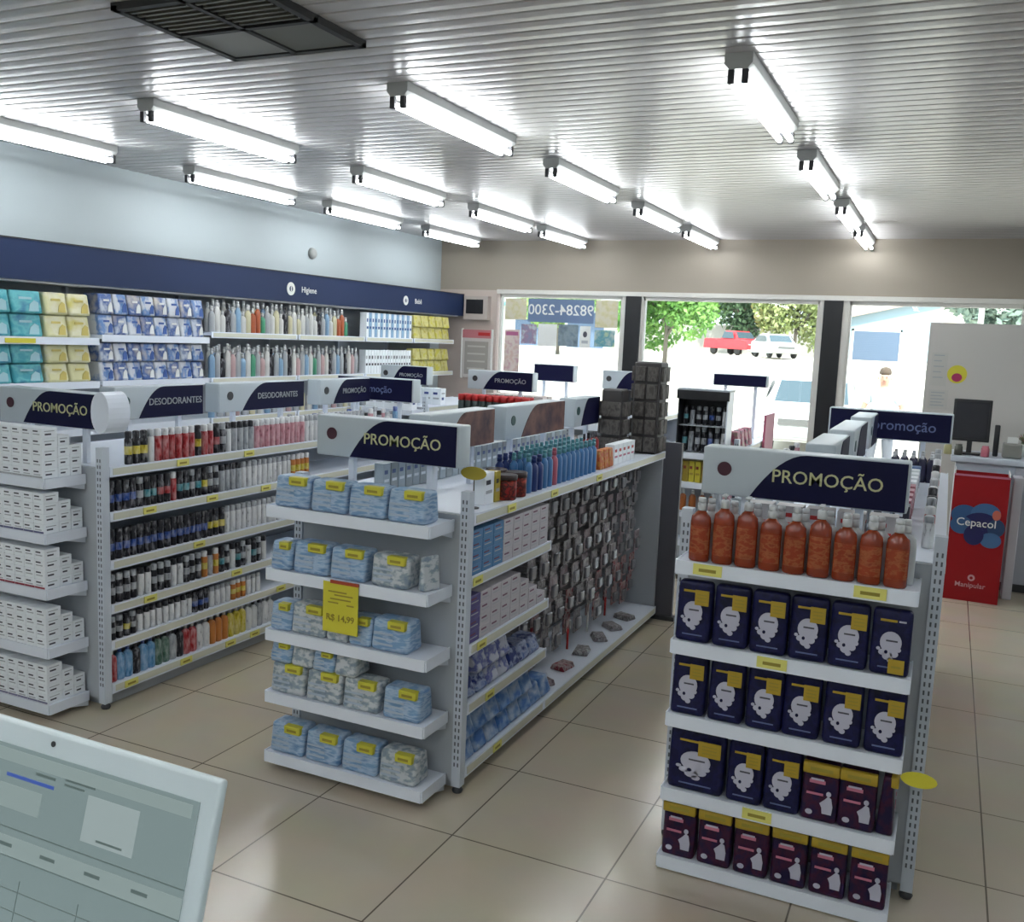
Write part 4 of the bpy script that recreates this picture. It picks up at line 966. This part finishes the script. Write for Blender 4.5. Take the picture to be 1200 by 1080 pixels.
# ------------------------------------------------------------------ top of the pad gondola
ZT3 = 1.201
RWB = b_carton('product_carton', .10, .08, .11, mat('carton_redwhite', (.50, .46, .46), .5), REDM, REDM)
for k in range(5): item('rwb', RWB, (-.62 + k * .112, 3.72, ZT3), 'white carton with red print behind the big sign, %s from the centre aisle' % nth(k), 'carton', 'red and white cartons')
CL = M3('cup_frost', (.42, .47, .52), .25); 
def b_cup():
    q = MB(); q.lathe([(.032, 0), (.036, .08), (.033, .08), (.03, .01)], CL, seg=14); return ob('frosted_cup', q)
for k in range(3):
    for q in range(2): item('cup', b_cup, (-.74 + k * .085, 3.90 + q * .09, ZT3), 'frosted cup behind the red printed cartons, %s from the centre aisle, %s line' % (nth(k), nth(q)), 'cup', 'frosted cups')
MIXC = [('dark', M3('carton_dark', (.04, .04, .06))), ('grey', BOXG), ('blue', M3('carton_blue2', (.08, .16, .32))), ('white', BOXW), ('rose', M3('carton_rose', (.45, .18, .22)))]
for k in range(30):
    nm_, mt_ = MIXC[(k * 3 + k // 4) % 5]; y = 4.02 + (k // 3) * .16
    item('mx' + nm_, b_carton('toiletry_carton', .06, .09, .11 + .0 * k, mt_, INK if nm_ in ('white', 'rose') else BOXW, BOXG), (-.125 - .078 * (k % 3), y, ZT3), '%s toiletry carton on the checkout half of the pad gondola top, %s row, %s inwards' % (nm_, nth(k // 3), nth(k % 3)), 'carton', 'toiletry cartons on the pad gondola')
for si_, z_ in enumerate((.901, .621)):
    for k in range(20):
        nm_ = MIXC[(k * 2 + si_) % 5][0]
        item('mx' + nm_, None, (-.03, 3.60 + k * .13, z_), '%s toiletry carton, %s from the pads on the %s checkout-side shelf' % (nm_, nth(k), ('upper', 'middle')[si_]), 'carton', 'toiletry cartons on the checkout side', R(90))
SIDES = ['white', 'white-pink', 'dark green', 'red', 'white', 'black-blue', 'white', 'silver', 'orange', 'white']
for k in range(24):
    y = 3.75 + k * .1
    can(SIDES[(k * 3) % 10], .02, .12 + .02 * (k % 3), (-.02, y, ZT3), '%s can along the checkout edge of the pad gondola, %s from the big sign' % (SIDES[(k * 3) % 10], nth(k)), 'cans along the checkout edge')
    if k % 2: can(SIDES[(k * 7) % 10], .02, .13, (-.82, y, ZT3), '%s can along the centre-aisle edge of the pad gondola, %s from the big sign' % (SIDES[(k * 7) % 10], nth(k)), 'cans along the centre-aisle edge')
for k in range(5): item('wcap', b_bottle('milk_bottle', M3('bottle_navyblk', (.03, .03, .07)), cWH, .024, .02, .16, .42), (-.24 + k * .048, 5.70, ZT3), 'front-line dark bottle with white cap before the far navy sign, %s along' % nth(k), 'bottle', 'white-capped dark bottles')
for k in range(5): item('wcap', b_bottle('milk_bottle', M3('bottle_navyblk', (.03, .03, .07)), cWH, .024, .02, .16, .42), (-.24 + k * .048, 5.85, ZT3), 'rear-line dark bottle with white cap before the far navy sign, %s along' % nth(k), 'bottle', 'white-capped dark bottles')

# ------------------------------------------------------------------ goods on the back row
def b_jar():
    q = MB(); q.lathe([(.03, 0), (.033, .006), (.033, .12), (.028, .13)], M3('jar_dark', (.04, .06, .06)), seg=14); o = ob('dark_jar', q)
    l = MB(); l.lathe([(.034, .13), (.034, .18), (.030, .184)], REDM, seg=14); ob('lid', l, o); return o
for k in range(10):
    for q in range(2): item('djar', b_jar, (-3.965 + k * .07, 7.58 + q * .09, 1.201), 'dark jar with red lid, %s from the wall side, %s line of the back-row end' % (nth(k), nth(q)), 'jar', 'red-lidded jars')
WC = b_carton('product_carton', .10, .10, .16, BOXW, mat('ink_blue', (.05, .08, .25), .5), BOXG)
WR = b_carton('product_carton', .09, .10, .15, mat('carton_rosewhite', (.58, .50, .47), .5), REDM, PNK)
for k in range(5): item('wc', WC, (-2.93 + k * .105, 7.60, 1.201), 'white carton on the back-row end behind the brown signs, %s from the wall side' % nth(k), 'carton', 'white cartons on the back row')
for k in range(12): item('wr', WR, (-2.93 + (k % 5) * .1, 7.85 + .13 * (k // 5), 1.221), 'rosy white carton on the back-row top, %s in %s line' % (nth(k % 5), nth(k // 5)), 'carton', 'rosy cartons on the back row')
for k in range(14): item('wr', WR, (-3.92 + (k % 6) * .1, 8.1 + .13 * (k // 6), 1.221), 'rosy white carton behind the red-lidded jars, %s in %s line' % (nth(k % 6), nth(k // 6)), 'carton', 'rosy cartons behind the jars')
for k in range(10): item('wc', WC, (-4.93 + (k % 5) * .1, 7.62 + .55 * (k // 5), 1.201 if k < 5 else 1.221), 'white carton on the back-row gondola beside the wall shelves, %s of the %s line' % (nth(k % 5), nth(k // 5)), 'carton', 'white cartons beside the wall shelves')
for ux, lab in ((-4.99, 'beside the wall'), (-4.02, 'below the red-lidded jars'), (-2.99, 'behind the pegboard gondola')):
    for si, z in enumerate((.941, .681)):
        for k in range(4 if ux < -4.5 or ux > -3.5 else 6):
            item('wc' if (k + si) % 2 else 'wr', WC if (k + si) % 2 else WR, (ux + .10 + k * .108, 7.62, z), '%s carton, %s back-row end shelf %s, %s along' % ('white' if (k + si) % 2 else 'rosy', ['second', 'third'][si], lab, nth(k)), 'carton', 'cartons on the back-row ends')
# black topped end shelf with dark goods and yellow tins
o = empty('black_shop_hood', (-1.76, 7.592, 1.046)); tag(o, 'black-topped display box with dark bottles, at the back-row end by the card tower', 'display box')
b = MB(); b.box(-.20, .20, .10, .11, 0, .50, BLACK); b.box(-.20, -.19, -.10, .10, 0, .50, BLACK); b.box(.19, .20, -.10, .10, 0, .50, WHITE); ob('sides', b, o)
b = MB(); b.box(-.19, .19, -.075, .10, .214, .22, PANELG); ob('tier', b, o)
b = MB(); b.box(-.21, .21, -.12, -.10, .43, .5, BLACK); b.box(-.21, .21, -.11, .11, .50, .512, PANELG); ob('hood', b, o)
for k in range(7):
    key = ['black-teal', 'silver', 'black-silver', 'black-silver', 'black-blue', 'black-silver', 'white-black'][k]
    can(key, .022, .21, (-1.92 + k * .053, 7.61, 1.047), '%s tall can inside the black display box, %s from the card tower' % (key, nth(k)), 'cans in the black display box')
    can(key, .021, .15, (-1.92 + k * .053, 7.61, 1.267), '%s can on the glass tier of the black display box, %s from the card tower' % (key, nth(k)), 'cans in the black display box')
YT = [M3('tin_yellow', (.50, .42, .04)), M3('tin_mustard', (.30, .22, .03))]
for k in range(8): item('yt%d' % (k % 3 == 1), b_carton('yellow_tin', .046, .08, .17, YT[int(k % 3 == 1)], M3('tin_ink', (.2, .03, .02)), YT[1]), (-1.935 + k * .051, 7.60, .801), '%s tin below the black display box, %s from the card tower' % (['bright yellow', 'mustard'][int(k % 3 == 1)], nth(k)), 'tin', 'yellow tins on the back-row end')
for k in range(4): item('ytub', b_bottle('sauce_bottle', M3('bottle_amber', (.35, .10, .02)), cWH, .03, .025, .17, .5), (-1.90 + k * .08, 7.60, .561), 'amber bottle with white cap below the yellow tins, %s from the card tower' % nth(k), 'bottle', 'amber bottles')
for k in range(12):
    z = 1.061 if k < 4 else (.801 if k < 8 else .561)
    c = ['can_pink', 'can_white', 'can_black'][k % 3]
    item('bx' + c, b_pack('bag_pack', .12, .1, .15, printed('bag_' + c, [MATS[c].diffuse_color[:3], (.45, .10, .18), (.4, .4, .3)], (16, 16, 16), .4, (.5, .7), 'NOISE'), .012, .3), (-1.575, 7.90 + (k % 4) * .16, z), 'mixed coloured bag, %s along the %s aisle-side shelf behind the black box' % (nth(k % 4), nth(k // 4)), 'bag', 'bags on the back-row aisle side', R(90))
b = MB(); b.box(-1.49, -1.47, 8.75, 9.2, .001, 1.30, mat('board_rose', (.45, .10, .18), .5)); tag(ob('rose_end_board', b), 'rose coloured upright board on the back-row gondola near the second pillar', 'board')

# ------------------------------------------------------------------ laptop at the pharmacy counter
LWH = mat('laptop_white', (.47, .53, .54), .35)
o = empty('service_counter', (-.55, .27, 0)); tag(o, 'high white service counter carrying the open laptop', 'counter')
b = MB(); b.rbox(-.75, .40, -.22, .22, 1.315, 1.35, WHITE, .006, 2); ob('worktop', b, o)
b = MB(); b.box(-.72, .37, -.16, .18, .001, 1.315, CTR); ob('body', b, o)
tl = math.atan2(.024, .089)
hinge = Vector((-.594, .48 - .225 * math.sin(tl), 1.593 - .225 * math.cos(tl)))
o = empty('laptop', (hinge.x, hinge.y, 1.351)); tag(o, 'open white laptop with a grey-green screen at the near corner', 'laptop')
b = MB(); b.rbox(-.17, .17, -.235, .0, 0, .016, LWH, .006, 2); ob('keyboard_base', b, o)
b = MB()
for rr in range(5):
    for cc in range(13): b.box(-.145 + cc * .0225, -.127 + cc * .0225, -.13 + rr * .022, -.113 + rr * .022, .016, .0175, PAPER)
b.box(-.045, .045, -.215, -.145, .016, .0165, BOXG); ob('keys', b, o)
hz = hinge.z - 1.351
b = MB(); b.tube((-.13, .0, max(.012, hz - .004)), (.13, .0, max(.012, hz - .004)), .008, LWH, 10); ob('hinge', b, o)
lid = empty('lid', (0, 0, hz)); lid.parent = o; lid.rotation_euler = (-tl, 0, 0)
b = MB(); Lw = .17; Lh = .225
Mr = None
b.rbox(-Lw, Lw, .0, .007, .0, Lh, LWH, .0033, 3, smooth=True); k = ob('lid_shell', b, lid)
n_ = 8; cr_ = .012
outer = [(-Lw, 0), (Lw, 0)] + [(Lw - cr_ + cr_ * math.cos(PI / 2 * i / n_), Lh - cr_ + cr_ * math.sin(PI / 2 * i / n_)) for i in range(n_ + 1)] + [(-Lw + cr_ - cr_ * math.sin(PI / 2 * i / n_), Lh - cr_ + cr_ * math.cos(PI / 2 * i / n_)) for i in range(n_ + 1)]
b.v and None
SCRN = bpy.data.materials.new('laptop_screen'); SCRN.use_nodes = True
bs_ = SCRN.node_tree.nodes['Principled BSDF']; bs_.inputs['Base Color'].default_value = (.02, .025, .025, 1); bs_.inputs['Roughness'].default_value = .25
bs_.inputs['Emission Color'].default_value = (.30, .40, .40, 1); bs_.inputs['Emission Strength'].default_value = .28
def emi(n, c, s_): return mat(n, (.02, .02, .02), .3, emit=c, es=s_)
EL, ELn, EB, EW = emi('screen_pale', (.42, .52, .52), 0.32), emi('screen_line', (.12, .18, .17), 0.29), emi('screen_blue', (.04, .10, .42), 0.38), emi('screen_panel', (.34, .44, .43), 0.32)
bz = .0155; bzt = .018
b = MB(); b.box(-Lw + bz, Lw - bz, -.0008, .0, .02, Lh - bzt, SCRN)
x1 = Lw - bz; zt = Lh - bzt
def srect(xa, xb, za, zb, m_, lift=0): b.box(x1 - xb, x1 - xa, -.0012 - lift, -.0008, zt - zb, zt - za, m_)
srect(.005, .30, .003, .012, EW); srect(.0, .305, .058, .0588, ELn); srect(.0, .305, .078, .0786, ELn); srect(.0, .305, .064, .0775, EW)
srect(.05, .10, .018, .050, EL)          # pale card where a square code stood
srect(.06, .085, .046, .0475, ELn, .0002)
srect(.135, .185, .020, .0225, EB); srect(.135, .155, .014, .016, ELn); srect(.095, .125, .012, .0135, ELn); srect(.105, .125, .0155, .017, ELn)
srect(.145, .19, .028, .045, EW)
srect(.004, .022, .087, .0905, EB)
for q in range(6): srect(.03 + q * .045, .045 + q * .045, .069, .0715, ELn, .0002)
for q in range(7): srect(.0, .305, .10 + q * .014, .1005 + q * .014, ELn)
for q in range(5): srect(.03 + q * .06, .0305 + q * .06, .092, .19, ELn)
ob('screen', b, lid)
b = MB(); b.lathe([(.0022, 0), (.0022, .0006)], BLACK, seg=10, M=Matrix.Translation((.01, -.0002, Lh - .009)) @ Matrix.Rotation(R(90), 4, 'X')); ob('webcam', b, lid)

# ------------------------------------------------------------------ the street outside
ASP = mat('street_pale', (.62, .60, .56), .9)
N, L, bb_ = nodes(ASP); nz = N.new('ShaderNodeTexNoise'); nz.inputs['Scale'].default_value = .8; nz.inputs['Detail'].default_value = 6; cr = N.new('ShaderNodeValToRGB')
cr.color_ramp.elements[0].color = (.50, .45, .38, 1); cr.color_ramp.elements[1].color = (.72, .66, .56, 1)
tc = N.new('ShaderNodeTexCoord'); L.new(tc.outputs['Object'], nz.inputs[0]); L.new(nz.outputs['Fac'], cr.inputs[0]); L.new(cr.outputs[0], bb_.inputs['Base Color'])
b = MB(); ysg = [YW + .2, 20, 60, 200]; zg = [-.1, -.05, 1.35, 1.6]
for (ya, za), (yb, zb) in zip(zip(ysg, zg), zip(ysg[1:], zg[1:])): b.poly([(-120, ya, za), (80, ya, za), (80, yb, zb), (-120, yb, zb)], ASP)
struct('ground_street', b)
b = MB(); b.box(-30, 30, YW + .2, 13.2, -.12, -.04, mat('pavement', (.55, .54, .50), .85)); struct('sidewalk', b)
def zgr(y): return -.1 if y <= YW else (-.1 + .05 * (y - YW) / (20 - YW) if y < 20 else (-.05 + 1.4 * (y - 20) / 40 if y < 60 else 1.35 + .25 * (y - 60) / 140))
CARG = mat('car_glass', (.05, .08, .10), .08); TYR = mat('tyre', (.02, .02, .02), .8); LMP = mat('car_lamp', (.7, .7, .65), .15)
def car(name, loc, rz, paint, label, pickup=False):
    o = empty(name, loc, rz); tag(o, label, 'car')
    # front of the car towards -Y
    b = MB()
    prof = [(-2.05, .28), (-2.1, .55), (-2.0, .78), (-1.2, .92), (-.55, 1.38), (.1, 1.46), (.9, 1.42), (1.6, 1.05), (2.05, .98), (2.1, .5), (2.05, .28)]
    if pickup: prof = [(-2.4, .4), (-2.45, .7), (-2.3, .98), (-1.3, 1.08), (-.8, 1.62), (.3, 1.66), (.5, 1.1), (2.4, 1.1), (2.42, .45)]
    nx = 4
    for s_, wx in ((0, .0),):
        rings = []
        for x, kx in ((-.86, .97), (-.80, 1.), (.80, 1.), (.86, .97)):
            rings.append([(x * (1 if z < 1.0 else 1 - .22 * (z - 1.0) / .45), y * kx, z if kx == 1 else z * .985) for y, z in prof])
        for ra, rb in zip(rings, rings[1:]):
            for i in range(len(prof)):
                j = (i + 1) % len(prof); b.poly([ra[i], ra[j], rb[j], rb[i]], paint)
        b.poly(rings[0], paint); b.poly(rings[-1][::-1], paint)
    ob('bodywork', b, o)
    b = MB()
    if not pickup:
        b.poly([(-.68, -1.13, .965), (.68, -1.13, .965), (.62, -.60, 1.36), (-.62, -.60, 1.36)], CARG)
        b.poly([(-.60, .99, 1.39), (.60, .99, 1.39), (.68, 1.5, 1.12), (-.68, 1.5, 1.12)], CARG)
        for s_ in (-1, 1): b.poly([(s_ * .863, -.95, .99), (s_ * .80, -.5, 1.32), (s_ * .795, .85, 1.34), (s_ * .862, 1.3, 1.0)], CARG)
    else:
        b.poly([(-.7, -1.24, 1.14), (.7, -1.24, 1.14), (.62, -.85, 1.57), (-.62, -.85, 1.57)], CARG)
        for s_ in (-1, 1): b.poly([(s_ * .855, -1.0, 1.12), (s_ * .775, -.7, 1.55), (s_ * .775, .2, 1.58), (s_ * .85, .35, 1.14)], CARG)
    k = ob('windows', b, o)
    for v in k.data.vertices:
        v.co.y += -.012 if v.co.y < -.4 and abs(v.co.x) < .75 else (.012 if v.co.y > .9 and abs(v.co.x) < .75 else 0)
        if abs(v.co.x) > .75: v.co.x *= 1.01
    for y in (-1.3, 1.3):
        for s_ in (-1, 1):
            b = MB(); b.lathe([(.20, 0), (.30, .01), (.32, .05), (.32, .17), (.30, .2)], TYR, seg=18, M=Matrix.Translation((s_ * .74 - .1, y, .32)) @ Matrix.Rotation(R(90), 4, 'Y')); ob('wheel', b, o)
    for s_ in (-1, 1):
        b = MB(); b.rbox(s_ * .62 - .17, s_ * .62 + .17, (-2.44 if pickup else -2.10), (-2.34 if pickup else -2.0), .62, .76, LMP, .02, 2); ob('headlamp', b, o)
    yq = -2.46 if pickup else -2.12
    b = MB(); b.box(-.5, .5, yq, yq + .1, .58, .70, mat('grille_grey', (.12, .12, .12), .4)); ob('grille', b, o)
    b = MB(); b.box(-.22, .22, yq - .01, yq, .38, .52, BOXG); ob('number_plate', b, o)
    b = MB(); b.rbox(-.84, .84, yq + .0, yq + .12, .30, .42, mat('bumper_grey', (.3, .3, .3), .5), .03, 2); ob('bumper', b, o)
    return o
car('white_car', (-2.44, 20.0, zgr(18.5)), R(4), mat('paint_white', (.72, .73, .74), .25), 'white car parked nose-in before the open middle doorway')
car('red_pickup', (-13.6, 66, 1.37), R(50), mat('paint_red', (.50, .03, .04), .3), 'red pickup parked across the street under the trees', True)
car('silver_car', (-9.9, 60, 1.36), R(28), mat('paint_silver', (.45, .47, .48), .25), 'silver car parked beside the red pickup across the street')

def tree(name, x, y, zc, rx, rz_, c1, c2, label, n=3200, leaf=.22, th=None):
    z0 = zgr(y); o = empty(name, (x, y, z0)); tag(o, label, 'tree')
    bk = mat('bark', (.16, .14, .12), .9)
    b = MB(); b.lathe([(rx * .05, 0), (rx * .035, (zc - z0) * .5), (rx * .03, zc - z0)], bk, seg=10)
    for k in range(6):
        a_ = k * 1.05; b.tube((0, 0, (zc - z0) * (.4 + .05 * k)), (math.cos(a_) * rx * .55, math.sin(a_) * rx * .55, (zc - z0) + rz_ * .2), rx * .025, bk, 6)
    ob('trunk', b, o)
    lm = mat('leaves_' + name + label[:6].replace(' ', '_'), c1, .6)
    N, L, q = nodes(lm); gi = N.new('ShaderNodeTexNoise'); gi.inputs['Scale'].default_value = 1.2; cr = N.new('ShaderNodeValToRGB'); cr.color_ramp.elements[0].position = .35; cr.color_ramp.elements[1].position = .65
    cr.color_ramp.elements[0].color = (*c1, 1); cr.color_ramp.elements[1].color = (*c2, 1)
    g = N.new('ShaderNodeTexCoord'); L.new(g.outputs['Object'], gi.inputs[0]); L.new(gi.outputs['Fac'], cr.inputs[0]); L.new(cr.outputs[0], q.inputs['Base Color'])
    b = MB(); rnd = random.Random(int(x * 10 + y))
    cl = [(rnd.uniform(-.62, .62) * rx, rnd.uniform(-.6, .6) * rx, rnd.uniform(-.6, .6) * rz_, rnd.uniform(.3, .5) * rx) for _ in range(16)]
    for k in range(n):
        cx, cy, cz, r_ = cl[k % 16]
        d = Vector((rnd.gauss(0, 1), rnd.gauss(0, 1), rnd.gauss(0, 1))).normalized() * r_ * rnd.uniform(.75, 1.05)
        p = Vector((cx, cy, cz + zc - z0)) + Vector((d.x, d.y, d.z * rz_ / rx))
        if p.z < .4: continue
        a1 = Vector((rnd.gauss(0, 1), rnd.gauss(0, 1), rnd.gauss(0, 1))).normalized() * leaf; a2 = a1.cross(Vector((rnd.gauss(0, 1), rnd.gauss(0, 1), rnd.gauss(0, 1)))).normalized() * leaf * .55
        b.poly([p - a1, p + a2, p + a1, p - a2], lm)
    ob('crown', b, o)
tree('street_tree', -12.3, 44, 4.3, 2.5, 2.6, (.07, .20, .03), (.20, .38, .09), 'bright green leafy tree across the street behind the middle doorway', 6500, .15)
tree('street_tree', -15.2, 76, 5.6, 3.0, 3.6, (.03, .07, .03), (.07, .13, .06), 'dark shady tree behind the red pickup', 5000, .22)
tree('street_tree', -9.9, 68, 5.0, 2.7, 3.2, (.20, .26, .08), (.38, .42, .20), 'pale yellowish green tree behind the silver car', 5000, .2)
tree('street_tree', -20.5, 84, 5.5, 3.6, 3.8, (.10, .20, .04), (.2, .34, .1), 'mid green tree behind the bright one across the street')
tree('street_tree', 1.9, 48, 5.2, 2.6, 2.8, (.10, .16, .13), (.26, .34, .28), 'grey-green tree rising above the grey screen')
tree('street_tree', -21.0, 52, 4.6, 2.4, 2.2, (.14, .26, .05), (.26, .40, .12), 'light green tree showing beyond the posters of the first window')
# buildings
BLB = mat('facade_paleblue', (.30, .40, .47), .8); SHT = mat('shutter_bluegrey', (.11, .16, .25), .6); RFT = mat('roof_tiles', (.45, .36, .32), .8)
o = empty('garage_house', (-4.0, 72, 1.36)); tag(o, 'pale blue house with a blue-grey roller shutter across the street', 'building')
b = MB(); b.box(-3.2, 3.0, 0, 6, 0, 2.9, BLB); b.extrude([(-3.2, 2.9), (3.0, 2.9), (3.0, 4.4)], 6, BLB, 'Y', 0); ob('wall', b, o)
b = MB(); b.box(-2.45, .6, -.06, 0, .02, 2.05, SHT)
for k in range(16): b.box(-2.45, .6, -.08, -.06, .05 + k * .125, .08 + k * .125, mat('shutter_ridge', (.14, .19, .28), .6))
b.box(-2.6, -2.45, -.08, 0, 0, 2.2, PAPER); b.box(.6, .72, -.08, 0, 0, 2.2, PAPER); b.box(-2.6, .72, -.08, 0, 2.05, 2.2, PAPER); ob('roller_shutter', b, o)
b = MB(); b.extrude([(-3.7, 2.75), (3.2, 4.45), (3.2, 4.6), (-3.7, 2.92)], 7, RFT, 'Y', -.5); ob('roof', b, o)
o = empty('street_house', (-5.5, 82, 1.4)); tag(o, 'cream house with a red-brown roof edge behind the pale blue one', 'building')
b = MB(); b.box(-3.5, 6.5, 0, 6, 0, 4.6, mat('facade_cream', (.66, .60, .54), .8)); ob('wall', b, o)
b = MB(); b.extrude([(-3.9, 4.5), (1.5, 6.0), (6.9, 4.5), (6.9, 4.7), (1.5, 6.25), (-3.9, 4.7)], 7, RFT, 'Y', -.5); ob('roof', b, o)
for x in (-2.2, 2.6): b = MB(); b.box(x, x + 1.2, -.06, 0, 1.6, 2.8, SHT); ob('window', b, o)
o = empty('street_corner_shop', (-30, 70, 1.36)); tag(o, 'long white building with blue-grey doors beyond the first window', 'building')
b = MB(); b.box(-14, 7, 0, 8, 0, 5.0, mat('facade_white', (.66, .66, .62), .8)); ob('wall', b, o)
for x in (-11, -6.5, -2, 2.5): b = MB(); b.box(x, x + 3, -.06, 0, 0, 2.7, SHT); ob('roller_shutter', b, o)
b = MB(); b.box(-14.3, 7.3, -1.4, .1, 3.1, 3.35, mat('awning_teal', (.10, .26, .30), .7)); ob('awning', b, o)
b = MB(); b.box(-26, -8, 76, 76.3, zgr(76), 3.6, mat('yard_wall', (.34, .33, .31), .9)); tag(ob('yard_wall', b), 'long grey yard wall behind the parked cars', 'wall')['kind'] = 'structure'
b = MB(); b.lathe([(.12, 0), (.1, 7.5)], mat('concrete', (.6, .6, .58), .8), seg=10); tag(ob('street_post', b, None, (.95, 44, zgr(44))), 'pale concrete post in front of the grey-green tree', 'post')

# person outside
def skinned(name, verts, edges, radii, m, root=0, sub=2):
    me = bpy.data.meshes.new(name); me.from_pydata(verts, edges, []); me.update()
    o = bpy.data.objects.new(name, me); COL.objects.link(o)
    md = o.modifiers.new('skin', 'SKIN'); md.use_smooth_shade = True
    for i, v in enumerate(me.skin_vertices[0].data):
        v.radius = (radii[i], radii[i]) if not isinstance(radii[i], tuple) else radii[i]; v.use_root = (i == root)
    s_ = o.modifiers.new('sub', 'SUBSURF'); s_.levels = s_.render_levels = sub
    dg = bpy.context.evaluated_depsgraph_get(); dg.update()
    me2 = bpy.data.meshes.new_from_object(o.evaluated_get(dg)); bpy.data.objects.remove(o)
    me2.materials.clear(); me2.materials.append(m)
    for p in me2.polygons: p.use_smooth = True; p.material_index = 0
    return me2
px, py, pz = -.86, 15.0, -.075
po = empty('person', (px, py, pz)); tag(po, 'person in a pale blue shirt standing outside with arms held away from the body', 'person')
SHIRT = mat('shirt_paleblue', (.58, .66, .70), .8); TRO = mat('trousers_grey', (.12, .13, .16), .8); HAIR = mat('hair_brown', (.10, .07, .05), .8)
V = [(0, 0, .92), (0, 0, 1.08), (0, 0, 1.28), (0, 0, 1.40), (0, 0, 1.49), (0, -.01, 1.58), (0, -.01, 1.70),
     (-.17, 0, 1.40), (-.27, .0, 1.17), (-.25, -.06, .94), (-.24, -.08, .86), (.17, 0, 1.40), (.28, 0, 1.18), (.20, -.10, .97), (.17, -.13, .90),
     (-.10, 0, .86), (-.12, 0, .48), (-.13, .01, .08), (-.14, -.12, .04), (.10, 0, .86), (.12, 0, .48), (.13, .01, .08), (.14, -.12, .04)]
Ed = [(0, 1), (1, 2), (2, 3), (3, 4), (4, 5), (5, 6), (3, 7), (7, 8), (8, 9), (9, 10), (3, 11), (11, 12), (12, 13), (13, 14), (0, 15), (15, 16), (16, 17), (17, 18), (0, 19), (19, 20), (20, 21), (21, 22)]
Rd = [(.15, .11), (.145, .105), (.16, .115), (.11, .09), .052, .085, .075, .06, .042, .032, .034, .06, .042, .032, .034, .085, .058, .042, .04, .085, .058, .042, .04]
ob('body', skinned('body', V, Ed, Rd, SKIN), po)
V2 = [(0, 0, .90), (0, 0, 1.08), (0, 0, 1.28), (0, 0, 1.41), (-.17, 0, 1.40), (-.245, .0, 1.22), (.17, 0, 1.40), (.25, 0, 1.22)]
ob('shirt', skinned('shirt', V2, [(0, 1), (1, 2), (2, 3), (3, 4), (4, 5), (3, 6), (6, 7)], [(.175, .135), (.17, .13), (.182, .135), (.12, .10), .078, .062, .078, .062], SHIRT), po)
V3 = [(0, 0, .93), (-.10, 0, .84), (-.12, 0, .48), (-.13, .01, .10), (.10, 0, .84), (.12, 0, .48), (.13, .01, .10)]
ob('trousers', skinned('trousers', V3, [(0, 1), (1, 2), (2, 3), (0, 4), (4, 5), (5, 6)], [(.15, .12), .10, .075, .062, .10, .075, .062], TRO), po)
b = MB(); b.lathe([(.080, 1.67), (.086, 1.70), (.076, 1.745), (.05, 1.772), (.01, 1.782)], HAIR, (0, .014), 16, 1., 1.05); ob('hair', b, po)
b = MB()
for s_ in (-1, 1): b.lathe([(.001, 0), (.009, .004), (.009, .010), (.001, .014)], BLACK, seg=8, M=Matrix.Translation((s_ * .03, -.088, 1.628)))
b.rbox(-.012, .012, -.112, -.085, 1.585, 1.62, SKIN, .005, 1); b.box(-.025, .025, -.09, -.082, 1.555, 1.562, mat('lips', (.35, .12, .1), .6))
for s_ in (-1, 1): b.rbox(s_ * .09 - .008, s_ * .09 + .008, -.02, .015, 1.59, 1.645, SKIN, .006, 1)
ob('face', b, po)
for s_, hx, hy, hz_ in ((-1, -.24, -.08, .86), (1, .17, -.13, .90)):
    b = MB()
    for q in range(5):
        if q < 4: b.tube((hx - .024 + .016 * q, hy, hz_ - .02), (hx - .026 + .017 * q, hy - .012, hz_ - (.095, .105, .10, .085)[q]), .0085, SKIN, 8)
        else: b.tube((hx - s_ * .03, hy - .005, hz_ + .01), (hx - s_ * .055, hy - .02, hz_ - .045), .010, SKIN, 8)
    b.rbox(hx - .036, hx + .036, hy - .014, hy + .014, hz_ - .045, hz_ + .04, SKIN, .012, 2)
    ob('hand', b, po)

# ------------------------------------------------------------------ light
w = bpy.data.worlds.new('sky'); SC.world = w; w.use_nodes = True
bg = w.node_tree.nodes['Background']; bg.inputs[0].default_value = (.80, .90, 1., 1); bg.inputs[1].default_value = 2.0
s_ = bpy.data.lights.new('sun', 'SUN'); s_.energy = 4.6; s_.angle = R(1.5); s_.color = (1, .93, .82); so = bpy.data.objects.new('sun', s_); COL.objects.link(so)
so.rotation_euler = (R(38), 0, R(25))
SC.view_settings.view_transform = 'Standard'; SC.view_settings.look = 'None'; SC.view_settings.gamma = 1.; SC.view_settings.use_curve_mapping = False
SC.view_settings.exposure = 1.0
SC.cycles.use_denoising = True
SC.cycles.max_bounces = 6; SC.cycles.diffuse_bounces = 4; SC.cycles.glossy_bounces = 3; SC.cycles.transparent_max_bounces = 8
SC.cycles.caustics_reflective = False; SC.cycles.caustics_refractive = False
SC.cycles.sample_clamp_indirect = 6.
# warn about labels that run long
for o in SC.objects:
    if o.parent is None and o.get('label') and len(o['label'].split()) > 16: print('LONG', o.name, o['label'])
